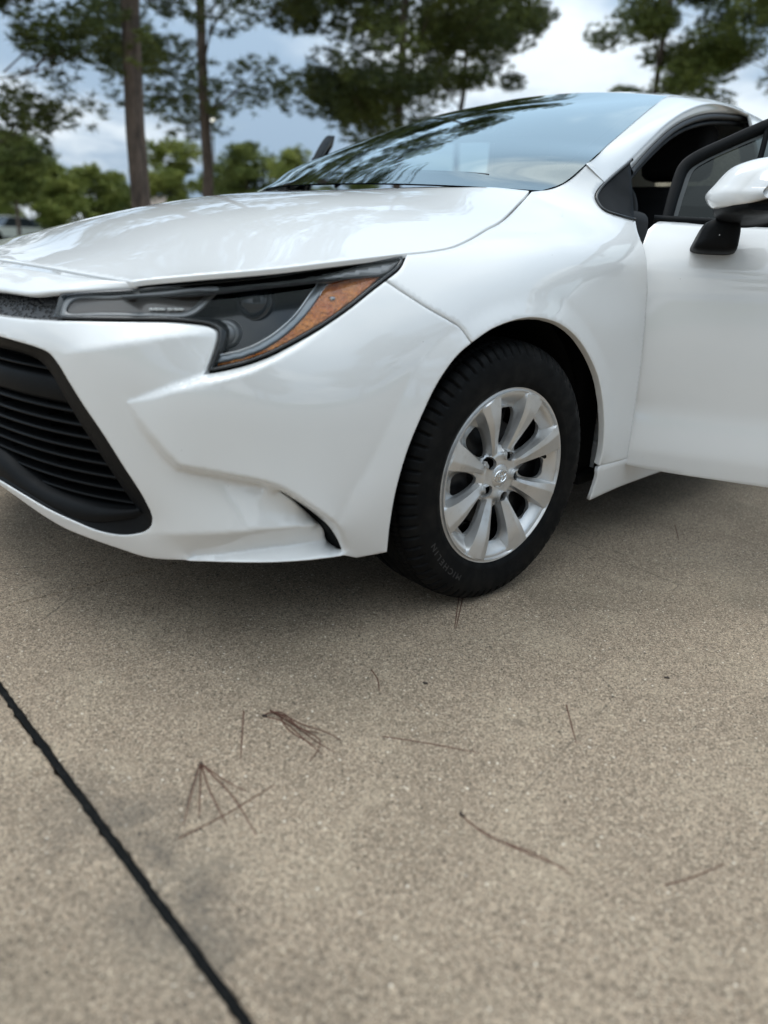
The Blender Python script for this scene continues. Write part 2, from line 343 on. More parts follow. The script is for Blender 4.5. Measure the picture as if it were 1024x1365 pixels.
def panel(name, dom, outline, m, parent, feats=(), holes=(), spacing=.009, gap=.002, depth=.015, smooth=4, offset=None, height=None, lip=.0012, hole_depth=None, level_flange=False, centre=False):
    U0, H0 = dom.uvh(outline); 
    U = inset2d(U0, gap) if gap else U0
    if centre: U = U.copy(); U[np.abs(outline[:, 1]) < 1e-5, 0] = 0.
    off_out = H0-dom.base(U0)
    loops = [U]; vals = [off_out]; fx = []
    for h in holes:
        u, r = dom.uvh(h); loops.append(u); vals.append(r-dom.base(u))
    pts = []; val = []; edges = []; bound = []
    for u, v in zip(loops, vals):
        s = len(pts); pts += list(u); val += list(v); edges += [(s+i, s+(i+1) % len(u)) for i in range(len(u))]; bound.append((s, len(u)))
    nb = len(pts)
    for f in feats:
        u, r = dom.uvh(spline(f, spacing*.8)); v = r-dom.base(u); k = inside(U, u) & seg_dist(U, np.roll(U, -1, 0), u, spacing*.45)
        s = len(pts); idx = []
        for i in range(len(u)):
            if k[i]: idx.append(len(pts)); pts.append(u[i]); val.append(v[i])
            else: idx.append(None)
        edges += [(a, b) for a, b in zip(idx[:-1], idx[1:]) if a is not None and b is not None]
    A = np.array(pts); E0 = np.array(edges)
    lo, hi = U.min(0), U.max(0); dy = spacing*.866
    gx, gy = np.meshgrid(np.arange(lo[0], hi[0]+spacing, spacing), np.arange(lo[1], hi[1]+dy, dy)); gx = gx+(np.arange(gx.shape[0]) % 2)[:, None]*spacing*.5
    Q = np.stack([gx.ravel(), gy.ravel()], 1); Q = Q[inside(U, Q)]
    for h in loops[1:]: Q = Q[~inside(h, Q)]
    Q = Q[seg_dist(A[E0[:, 0]], A[E0[:, 1]], Q, spacing*.5)]
    allp = np.vstack([A, Q]); r = delaunay_2d_cdt([Vector(p) for p in allp], [tuple(map(int, e)) for e in E0], [], 0, 1e-7)
    V2 = np.array([tuple(v) for v in r[0]]); orig = r[3]; F = np.array([f for f in r[2] if len(f) == 3])
    c = V2[F].mean(1); k = inside(U, c)
    for h in loops[1:]: k &= ~inside(h, c)
    F = F[k]; n = len(V2); fixed = np.zeros(n, bool); vv = np.zeros(n); onb = np.zeros(n, bool); back = {}
    for i, o in enumerate(orig):
        o = [q for q in o if q < len(A)]
        if o: fixed[i] = True; vv[i] = val[o[0]]; onb[i] = min(o) < nb
        for q in o: back[q] = i
    E = np.unique(np.sort(np.vstack([F[:, [0, 1]], F[:, [1, 2]], F[:, [2, 0]]]), 1), axis=0)
    used = np.zeros(n, bool); used[F.ravel()] = True; fixed |= ~used
    if height is not None: h = height(V2)
    else:
        o = laplace(n, E, fixed, vv)
        deg = np.maximum(np.bincount(E.ravel(), minlength=n), 1)
        for _ in range(smooth):
            av = (np.bincount(E[:, 0], o[E[:, 1]], n)+np.bincount(E[:, 1], o[E[:, 0]], n))/deg; o = np.where(onb | ~used, o, .45*o+.55*av)
        h = dom.base(V2)+o+(offset or 0.)
    P = dom.xyz(V2, h)
    fn = np.cross(P[F[:, 1]]-P[F[:, 0]], P[F[:, 2]]-P[F[:, 0]]); od = dom.out(P[F].mean(1)); flip = (fn*od).sum() < 0
    if flip: F = F[:, ::-1]; fn = -fn
    vn = np.zeros((n, 3)); 
    for q in range(3): np.add.at(vn, F[:, q], fn)
    vn /= np.linalg.norm(vn, axis=1)[:, None]+1e-15
    V = list(P); FF = [tuple(f) for f in F]
    for li, (s, cnt) in enumerate(bound):
        loop = [back.get(s+i) for i in range(cnt)]; loop = [q for i, q in enumerate(loop) if q is not None and q != loop[i-1]]
        dp = (hole_depth if (li and hole_depth is not None) else depth)
        if not dp: continue
        L = P[loop]; N = vn[loop]; T = np.roll(L, -1, 0)-np.roll(L, 1, 0); T /= np.linalg.norm(T, axis=1)[:, None]+1e-15
        B = np.cross(T, N); area = .5*np.sum(V2[loop][:, 0]*np.roll(V2[loop][:, 1], -1)-np.roll(V2[loop][:, 0], -1)*V2[loop][:, 1])
        # outward direction in the surface: away from the panel
        cen = V2[loop]; test = cen+.002*inset2d(cen, 1.)*0
        Bq = dom.uvh(L+B*.001)[0]; ins = inside(U, Bq)
        for hh in loops[1:]: ins &= ~inside(hh, Bq)
        if ins.mean() > .5: B = -B
        k = len(loop); s1 = len(V)
        for q1, q2 in ((.7, .6), (1.0, 1.8)): V += list(L+B*lip*q1-N*lip*q2)
        FN = N
        if level_flange: FN = dom.out(L.copy()); FN[:, 2] = 0; FN /= np.linalg.norm(FN, axis=1)[:, None]
        V += list(L+B*lip*.6-FN*dp)
        rings = [loop, list(range(s1, s1+k)), list(range(s1+k, s1+2*k)), list(range(s1+2*k, s1+3*k))]
        q0 = np.cross(V[rings[1][0]]-L[0], L[1]-L[0]); 
        rev = np.dot(np.cross(L[1]-L[0], V[rings[2][0]]-L[0]), B[0]) > 0
        for a, b in zip(rings[:-1], rings[1:]):
            for i in range(k):
                j = (i+1) % k; f = (a[i], a[j], b[j], b[i]); FF.append(f if rev else f[::-1])
    V = np.array(V); use = np.zeros(len(V), bool); use[np.unique(np.concatenate([np.array(f) for f in FF]))] = True
    mp = np.cumsum(use)-1
    return mesh(name, V[use], [tuple(mp[list(f)]) for f in FF], m, parent)

# ------------------------------------------------------------------ ground
M['concrete'] = mat('concrete', (.26, .24, .21), .88, spec=.3)
_t = NT(M['concrete'])
_g = _t.co('Object')
_f1 = _t.noise(520, 3, .8); _f2 = _t.noise(95, 5, .75); _f3 = _t.noise(5.5, 6, .6, dist=.4); _f4 = _t.noise(1.1, 5, .6)
_warp = _t.n.new('ShaderNodeVectorMath'); _warp.operation = 'ADD'; _wn = _t.n.new('ShaderNodeTexNoise'); _wn.inputs['Scale'].default_value = 160; _t.l.new(_g, _wn.inputs['Vector'])
_ws = _t.n.new('ShaderNodeVectorMath'); _ws.operation = 'SCALE'; _ws.inputs['Scale'].default_value = .006; _t.l.new(_wn.outputs['Color'], _ws.inputs[0]); _t.l.new(_g, _warp.inputs[0]); _t.l.new(_ws.outputs[0], _warp.inputs[1])
_ag = _t.n.new('ShaderNodeSeparateColor'); _t.l.new(_t.voro(620, vec=_warp.outputs[0], out='Color'), _ag.inputs[0])      # sand grains
_ag2 = _t.n.new('ShaderNodeSeparateColor'); _t.l.new(_t.voro(300, vec=_warp.outputs[0], out='Color'), _ag2.inputs[0])    # coarser stones
_gv = _t.math('ADD', _t.math('ADD', _t.math('MULTIPLY', _ag.outputs[0], .42), _t.math('MULTIPLY', _ag2.outputs[1], .26)), _t.math('MULTIPLY', _f1, .42))
_c = _t.mix(_t.ramp(_gv, .20, .92), (.078, .060, .043), (.570, .452, .328))
_c = _t.mix(_t.ramp(_ag.outputs[1], .80, .98, 0, .5), _c, (.40, .27, .17))
_c = _t.mix(_t.ramp(_f2, .36, .62), _t.mix(.40, _c, (.10, .078, .054)), _c)
_c = _t.mix(_t.ramp(_f3, .46, .70, 0, .5), _c, _t.mix(.28, _c, (.60, .50, .355)))
_c = _t.mix(_t.ramp(_f4, .42, .66, .0, .6), _c, _t.mix(.50, _c, (.095, .077, .053)))
_sp = _t.voro(230); _sc = _t.voro(230, out='Color')
_ssep = _t.n.new('ShaderNodeSeparateColor'); _t.l.new(_sc, _ssep.inputs[0])
_c = _t.mix(_t.math('MULTIPLY', _t.ramp(_sp, .42, .22), _t.ramp(_ssep.outputs[0], .80, .86, 0, .8)), _c, (.70, .60, .45))
_c = _t.mix(_t.math('MULTIPLY', _t.ramp(_sp, .44, .24), _t.ramp(_ssep.outputs[1], .74, .80)), _c, (.040, .033, .026))
_sp2 = _t.voro(105); _sc2 = _t.voro(105, out='Color'); _ss2 = _t.n.new('ShaderNodeSeparateColor'); _t.l.new(_sc2, _ss2.inputs[0])
_c = _t.mix(_t.math('MULTIPLY', _t.ramp(_sp2, .26, .14), _t.ramp(_ss2.outputs[0], .93, .96)), _c, (.74, .66, .54))
_c = _t.mix(_t.math('MULTIPLY', _t.ramp(_sp2, .28, .16), _t.ramp(_ss2.outputs[1], .93, .96)), _c, (.035, .028, .022))
# grime that has crept out of the joint
_sx3 = _t.n.new('ShaderNodeSeparateXYZ'); _t.l.new(_t.n.new('ShaderNodeNewGeometry').outputs['Position'], _sx3.inputs[0])
_dx = _t.math('ABSOLUTE', _t.math('ADD', _sx3.outputs[0], 1.035)); _dy = _t.math('ABSOLUTE', _t.math('ADD', _sx3.outputs[1], 1.10))
_gr = _t.math('MULTIPLY', _t.math('MULTIPLY', _t.ramp(_dx, .17, .0), _t.ramp(_dy, .36, .04)), _t.ramp(_t.noise(8, 6, .65), .34, .62))
_c = _t.mix(_t.math('MULTIPLY', _gr, .78), _c, (.085, .075, .062))
_dr = _t.voro(5.5); _ds = _t.n.new('ShaderNodeSeparateColor'); _t.l.new(_t.voro(5.5, out='Color'), _ds.inputs[0])
_c = _t.mix(_t.math('MULTIPLY', _t.math('MULTIPLY', _t.ramp(_t.math('ADD', _dr, _t.math('MULTIPLY', _f2, .06)), .115, .06), _t.ramp(_ds.outputs[0], .70, .74)), .42), _c, (.07, .058, .045))
_ck = _t.voro(1.15, 'DISTANCE_TO_EDGE', vec=_warp.outputs[0]); _cw = _t.noise(2.7, 2)
_c = _t.mix(_t.math('MULTIPLY', _t.math('MULTIPLY', _t.ramp(_ck, .0022, .0006), _t.ramp(_cw, .50, .58)), .6), _c, (.06, .05, .04))
_sp3 = _t.noise(2.1, 3, .5); _c = _t.mix(_t.math('MULTIPLY', _t.ramp(_sp3, .58, .70), .22), _c, (.10, .085, .062))
_t.set('Base Color', _c)
_b = _t.bump(_f1, .55, .0016); _b = _t.bump(_f2, .4, .002, _b); _b = _t.bump(_sp, .25, .0015, _b); _t.set('Normal', _b)
_t.set('Roughness', _t.ramp(_f2, .3, .7, .78, .95))
M['sealant'] = mat('joint_sealant', (.006, .0065, .0065), .9, spec=.12)
_t = NT(M['sealant']); _t.set('Normal', _t.bump(_t.noise(160, 4), .6, .003)); _t.set('Base Color', _t.mix(_t.ramp(_t.noise(60, 5), .5, .8), (.005, .0055, .0055), (.014, .014, .0135)))
M['grass'] = mat('grass_ground', (.06, .09, .025), .95)
_t = NT(M['grass']); _t.set('Base Color', _t.mix(_t.ramp(_t.noise(.6, 6, .7), .35, .7), (.045, .072, .020), (.115, .125, .045)))
M['road'] = mat('pale_road', (.33, .31, .28), .9)
_t = NT(M['road']); _t.set('Base Color', _t.mix(_t.ramp(_t.noise(2.5, 6, .7), .3, .7), (.27, .255, .23), (.38, .36, .325)))
n = 64; V = [(0, 0, -.09)]+[(700*math.cos(2*math.pi*k/n), 700*math.sin(2*math.pi*k/n), -.09) for k in range(n)]
tag(mesh('grass_ground', V, [(0, 1+k, 1+(k+1) % n) for k in range(n)], M['grass'], smooth=False), kind='structure')
tag(mesh('road', [(-60, 20.5, -.07), (80, 20.5, -.07), (80, 33, -.07), (-60, 33, -.07)], [(0, 1, 2, 3)], M['road'], smooth=False), kind='structure')
pavement = tag(empty('pavement', (0, 0, 0)), kind='structure')
JX, JY = -1.055, -.187
pavement.matrix_world = Matrix.Translation((JX, -.93, 0)) @ Matrix.Rotation(math.radians(-2.16), 4, 'Z') @ Matrix.Translation((-JX, .93, 0))
xs = [JX+4.2*k for k in range(-2, 5)]; ys = [JY+3.6*k for k in range(-3, 5)]
random.seed(4)
def slab_mesh(x0, x1, y0, y1, wob):
    """one slab: top sheet with worn arrises and sides; the sealed x joint has slightly chipped edges"""
    def side(a, b, nrm, chip):
        L = math.hypot(b[0]-a[0], b[1]-a[1]); n = max(2, int(L/(.012 if chip else .4))); P = []
        for i in range(n):
            t = i/n; w = 0.
            if chip: w = -.0016+random.uniform(-.0014, .0010)-(.004*max(0, random.random()-.93)/.07)
            P.append((a[0]+(b[0]-a[0])*t+nrm[0]*w, a[1]+(b[1]-a[1])*t+nrm[1]*w))
        return P
    near = y0 < -.5 and y1 > -3
    gx, gy = .0052, .0012
    X0_, X1_, Y0_, Y1_ = x0+gx, x1-gx, y0+gy, y1-gy
    P = side((X0_, Y0_), (X1_, Y0_), (0, -1), False)+side((X1_, Y0_), (X1_, Y1_), (1, 0), near and abs(x1-JX) < .01)+side((X1_, Y1_), (X0_, Y1_), (0, 1), False)+side((X0_, Y1_), (X0_, Y0_), (-1, 0), near and abs(x0-JX) < .01)
    P = np.array(P); k = len(P); I = inset2d(P, .004)
    V = [(p[0], p[1], 0.) for p in I]+[(p[0], p[1], -.003) for p in P]+[(p[0], p[1], -.08) for p in P]
    F = [tuple(range(k))]
    for a in (0, k):
        for i in range(k): j = (i+1) % k; F.append((a+j, a+i, a+k+i, a+k+j))
    return V, F
for i in range(len(xs)-1):
    for j in range(len(ys)-1):
        V, F = slab_mesh(xs[i], xs[i+1], ys[j], ys[j+1], 0)
        mesh('slab', V, F, M['concrete'], pavement, smooth=False)
for i, x in enumerate(xs[1:-1]):
    yv = np.arange(ys[0], ys[-1], .02 if abs(x-JX) < .01 else .5); rr = random.Random(i); V = []
    for y in yv:
        w = .0062+rr.uniform(-.0009, .0009); z = -.0026+rr.uniform(-.0012, .0012)
        V += [(x-w, y, z-.001), (x-w*.4, y, z+.0004), (x+w*.4, y, z-.0003), (x+w, y, z-.001)]
    mesh('joint_sealant', V, grid_faces(len(yv), 4, flip=True), M['sealant'], pavement)

# ------------------------------------------------------------------ trees and what lies beyond the pavement
def leaf_mat(name, a, b, trans=.25):
    m = mat(name, a, .6, spec=.3); t = NT(m)
    t.set('Base Color', t.mix(t.ramp(t.noise(1.1, 4), .35, .68), a, b)); t.b.inputs['Subsurface Weight'].default_value = 0
    return m
M['needles'] = leaf_mat('pine_needles', (.042, .060, .014), (.135, .160, .036))
M['needles_pale'] = leaf_mat('pale_pine_needles', (.085, .115, .025), (.215, .245, .062))
M['leaves'] = leaf_mat('tree_leaves', (.15, .185, .035), (.32, .34, .085))
M['bark'] = mat('pine_bark', (.085, .06, .045), .9)
_t = NT(M['bark']); _w = _t.scale((1, 1, .22)); _n = _t.noise(16, 6, .7, vec=_w); _v = _t.voro(13, vec=_w)
_t.set('Base Color', _t.mix(_t.ramp(_n, .3, .7), (.040, .030, .024), (.145, .105, .080))); _t.set('Normal', _t.bump(_v, .9, .03))
def frustum_rings(P, R, n):
    V = []
    for p, r in zip(P, R):
        for k in range(n): a = 2*math.pi*k/n; V.append((p[0]+r*math.cos(a), p[1]+r*math.sin(a), p[2]))
    return V, grid_faces(len(P), n, close_v=True)
def needle_cloud(cen, per, length, width, rng, flat=.55):
    """blades radiating from each tuft centre: one thin triangle each"""
    n = len(cen)*per; c = np.repeat(cen, per, 0); d = rng.normal(size=(n, 3)); d[:, 2] = d[:, 2]*flat+.18; d /= np.linalg.norm(d, axis=1)[:, None]
    L = length*rng.uniform(.6, 1.25, n)[:, None]; s = np.cross(d, rng.normal(size=(n, 3))); s /= np.linalg.norm(s, axis=1)[:, None]; w = width*rng.uniform(.7, 1.3, n)[:, None]
    V = np.empty((n*3, 3)); V[0::3] = c-s*w; V[1::3] = c+s*w; V[2::3] = c+d*L; return V, np.arange(n*3).reshape(-1, 3)
def fast_mesh(name, V, F, m, parent):
    me = bpy.data.meshes.new(name); me.vertices.add(len(V)); me.vertices.foreach_set('co', np.asarray(V, np.float32).ravel())
    F = np.asarray(F, np.int32); me.loops.add(F.size); me.loops.foreach_set('vertex_index', F.ravel()); me.polygons.add(len(F))
    me.polygons.foreach_set('loop_start', np.arange(0, F.size, F.shape[1], dtype=np.int32)); me.materials.append(m); me.update(calc_edges=True); me.validate()
    return link(bpy.data.objects.new(name, me), parent)
def pine(name, loc, h, tr, c0, cr, label, seed, limbs=34, tufts=34, per=14, lean=(0, 0), m='needles', blade=.17, wid=.010, group=None, shape='pine', clump=.34):
    rng = np.random.default_rng(seed); root = tag(empty(name, (*loc, -.09)), label, 'tree', group)
    nz = 14; t = np.linspace(0, 1, nz); wob = rng.normal(size=(nz, 2))*.03*tr/.15; wob[0] = 0
    P = np.stack([lean[0]*t*h+wob[:, 0], lean[1]*t*h+wob[:, 1], t*h], 1); R = tr*(1-.80*t**1.1); R[0] *= 1.35
    V, F = frustum_rings(P, R, 14); LV_, LF = list(V), list(F); cen = []
    for i in range(limbs):
        u = (i+rng.uniform(0, 1))/limbs; z = h*(c0+(1-c0)*u*.98); a = rng.uniform(0, 2*math.pi)
        prof = (math.sin(math.pi*min(1, (u*.82+.18)))**.7 if shape == 'pine' else math.sqrt(max(.02, 1-(2*u-1)**2))); L = cr*prof*rng.uniform(.55, 1.12)
        b = np.array([np.interp(z/h, t, P[:, 0]), np.interp(z/h, t, P[:, 1]), z]); d = np.array([math.cos(a), math.sin(a), rng.uniform(-.12, .42)])
        q = [b+d*L*s+np.array([0, 0, .14*L*s*s-.06*L*math.sin(3*s)]) for s in (0, .25, .5, .75, 1.)]; r0 = max(.016, tr*.30*(1-u*.6)); s0 = len(LV_)
        v, f = frustum_rings(q, [r0, r0*.8, r0*.6, r0*.4, r0*.18], 5); LV_ += v; LF += [tuple(k+s0 for k in g) for g in f]
        nt_ = max(4, int(tufts*prof*rng.uniform(.6, 1.3)))
        # side twigs carry clumps of tufts, so that gaps stay between the clumps
        ncl = max(1, int(nt_/22)) if shape == 'pine' else max(2, int(nt_/6)); per_cl = 110 if shape == 'pine' else 11
        for c in range(ncl):
            s = rng.uniform(.45, 1.05); p = b+d*L*s+np.array([0, 0, .14*L*s*s]); p = p+rng.normal(size=3)*np.array([.2, .2, .06])*L*(.45 if shape == 'pine' else .9)
            cl = clump*rng.uniform(.6, 1.25); g = rng.normal(size=(per_cl, 3)); g *= np.minimum(1, 1.5/np.linalg.norm(g, axis=1))[:, None]
            cen.append(p+g*np.array([1, 1, .55])*cl)
            if shape == 'pine':     # the twig that carries the clump
                q0 = b+d*L*max(.1, s-.35); s0 = len(LV_); v, f = frustum_rings([q0, (q0+p)/2+np.array([0, 0, .05]), p], [.014, .010, .005], 4); LV_ += v; LF += [tuple(k+s0 for k in gg) for gg in f]
    mesh('trunk', LV_, LF, M['bark'], root); cen = np.vstack(cen); V, F = needle_cloud(cen, per, blade, wid, rng); fast_mesh('crown', V, F, M[m], root); return root
pine('pine_tree', (3.23, 7.01), 13, .118, .25, 2.2, 'tall pine with the thickest straight trunk, rising behind the bonnet', 11, limbs=40, tufts=56, per=22, lean=(-.003, -.006), blade=.11, wid=.0055, clump=.36)
pine('pine_tree', (7.36, 12.14), 14, .115, .20, 3.2, 'slimmer pine standing to the right of the thickest trunk', 12, limbs=56, tufts=76, per=20, blade=.13, wid=.0085, clump=.46)
pine('pine_tree', (12.07, 11.55), 12, .125, .25, 3.3, 'dense dark pine behind the middle of the windscreen', 13, limbs=48, tufts=100, per=18, blade=.14, wid=.011, clump=.52)
pine('pine_tree', (1.35, 7.9), 10.0, .12, .16, 2.2, 'dark leafy pine at the left edge of the picture', 14, limbs=60, tufts=80, per=20, blade=.11, wid=.0065, clump=.36)
pine('pine_tree', (20.6, 9.9), 10.5, .14, .40, 2.6, 'open airy pine above the roof, left of its neighbour', 15, limbs=38, tufts=80, per=10, m='needles_pale', blade=.14, wid=.016, clump=.46)
pine('pine_tree', (20.2, 5.9), 12.5, .14, .34, 3.2, 'fuller green pine above the roof at the right edge', 16, limbs=40, tufts=90, per=11, m='needles_pale', blade=.14, wid=.013, clump=.52)
pine('pine_tree', (17.3, 14.2), 9.5, .12, .36, 2.3, 'pine partly hidden behind the dense dark one, seen to its right', 17, limbs=30, tufts=70, per=10, blade=.13, wid=.015, clump=.44)
back = [((11.63, 33.85), 4.4, 'pale yellow-green young tree nearest the left edge, before the parked cars', 'needles_pale'), ((15.68, 39.79), 3.9, 'bushy green tree beyond the lawn, second from the left edge', 'leaves'), ((19.44, 43.6), 4.2, 'round green tree left of the thickest pine trunk, far off', 'leaves'),
        ((25.18, 51.94), 4.6, 'low far tree right beside the thickest pine trunk', 'needles_pale'), ((20.3, 36.2), 5.4, 'bushy green tree between the two tall pine trunks', 'leaves'), ((24.6, 37.9), 4.6, 'small tree just right of the slimmer pine trunk', 'needles_pale'),
        ((23.74, 34.26), 5.6, 'narrow young pine with open top right of the slimmer trunk', 'needles_pale'), ((25.6, 32.4), 5.4, 'young pine beside the raised far car door', 'leaves'), ((35.49, 38.94), 6.4, 'small pine top just above the far pillar of the windscreen', 'needles_pale'),
        ((11.93, 41.13), 4.4, 'low green tree at the very left edge beyond the road', 'leaves'), ((17.5, 52), 4.6, 'farthest green tree showing between the young trees on the left', 'leaves')]
for i, (p, h, lab, m) in enumerate(back):
    pine('young_tree', p, h, .09, (.45 if i in (0, 9) else .16), 1.35+.25*(i % 3), lab, 40+i, limbs=30, tufts=60, per=16, m=m, blade=.22, wid=.030, group='young trees beyond the lawn', shape='round', clump=.34)
# trees behind the photographer: they show only as reflections in the paint
for x, y, lab, sd in ((-9.0, -10.0, 'pine straight behind the photographer, mirrored in the bumper', 70), (-4.5, -12.0, 'pine behind the photographer, mirrored in the wing', 71), (3.0, -14.0, 'pine off to the right, mirrored in the open door', 72), (-12.5, -13.5, 'farther pine behind the photographer, mirrored beside the headlamp', 73), (-7.0, -15.5, 'rearmost pine behind the photographer, mirrored above the tyre', 74)):
    pine('pine_tree', (x, y), 8.5, .16, .18, 2.8, lab, sd, limbs=34, tufts=80, per=4, blade=.22, wid=.035, clump=.55)
# parked cars far behind on the left
M['far_white'] = mat('far_car_paint', (.75, .75, .74), .35, coat=.6); M['far_silver'] = mat('far_silver_paint', (.42, .43, .44), .35, .4, coat=.6); M['far_glass'] = mat('far_glass', (.02, .025, .03), .1)
def far_car(loc, rz, m, label):
    c = tag(empty('parked_car', (*loc, -.09), rz=rz), label, 'car', 'cars parked beyond the road')
    prof = [(-2.2, .35), (-2.25, .62), (-1.9, .78), (-1.0, .88), (1.5, .92), (2.1, .90), (2.25, .65), (2.2, .35)]; V = [(x, s*.86, z) for s in (-1, 1) for x, z in prof]; n = len(prof)
    mesh('body', V, [tuple(range(n-1, -1, -1)), tuple(range(n, 2*n))]+[(i, i+1, n+i+1, n+i) for i in range(n-1)], m, c, smooth=False)
    cp = [(-1.0, .88), (-.35, 1.40), (.75, 1.43), (1.5, .92)]; V = [(x, s*(.78 if z < 1 else .60), z) for s in (-1, 1) for x, z in cp]
    mesh('cabin', V, [(3, 2, 1, 0), (4, 5, 6, 7), (0, 1, 5, 4), (1, 2, 6, 5), (2, 3, 7, 6)], M['far_glass'], c, smooth=False)
    rbox('roof', (-.4, -.6, 1.42), (.8, .6, 1.46), m, c, r=.015)
    for x in (-1.4, 1.35):
        for s in (-1, 1): 
            w = revolve('wheel', [(-.1, .01), (-.1, .2), (-.1, .31), (.1, .31), (.1, .01)], M['rubber'], c, n=24); w.location = (x, s*.78, .32)
    return c
far_car((15.6, 46.3), .3, M['far_white'], 'white car parked far off at the left edge, under the trees'); far_car((18.6, 50.5), .3, M['far_silver'], 'pale silver car parked far off, right of the white one')
# a pale building far behind the trees
M['wall_pale'] = mat('pale_wall', (.55, .52, .47), .9); M['roof_tan'] = mat('tan_roof', (.25, .2, .16), .9)
b = tag(empty('far_building', (43, 80, 0), rz=.5), 'small pale building glimpsed far behind between the pine trunks', 'building')
rbox('wall', (-5, -3, -.1), (5, 3, 3.4), M['wall_pale'], b, r=0); mesh('roof', [(-5.4, -3.4, 3.4), (5.4, -3.4, 3.4), (5.4, 3.4, 3.4), (-5.4, 3.4, 3.4), (-3, 0, 4.9), (3, 0, 4.9)], [(0, 1, 5, 4), (1, 2, 5), (2, 3, 4, 5), (3, 0, 4), (3, 2, 1, 0)], M['roof_tan'], b, smooth=False)
for x in (-3, 0, 3): rbox('window', (x-.6, -3.06, 1.0), (x+.6, -2.98, 2.3), M['far_glass'], b, r=.01)
# street lamp between the pines
M['pole'] = mat('lamp_pole', (.22, .22, .22), .5, .5); M['lit'] = mat('lamp_lit', (.9, .9, .85), .4, Emission_Strength=1.2); M['lit'].node_tree.nodes['Principled BSDF'].inputs['Emission Color'].default_value = (1, .95, .82, 1)
l = tag(empty('street_lamp', (24.48, 38.58, -.09)), 'street lamp with a glowing head far behind the slimmer pine', 'street lamp')
tube('pole', [(0, 0, 0), (0, 0, 3), (0, 0, 7.2)], [.09, .07, .05], M['pole'], l, n=10, step=.6); rbox('lamp_head', (-.30, -.15, 7.15), (.30, .15, 7.3), M['pole'], l, r=.03); rbox('lamp_glass', (-.14, -.12, 7.02), (.14, .08, 7.16), M['lit'], l, r=.05)

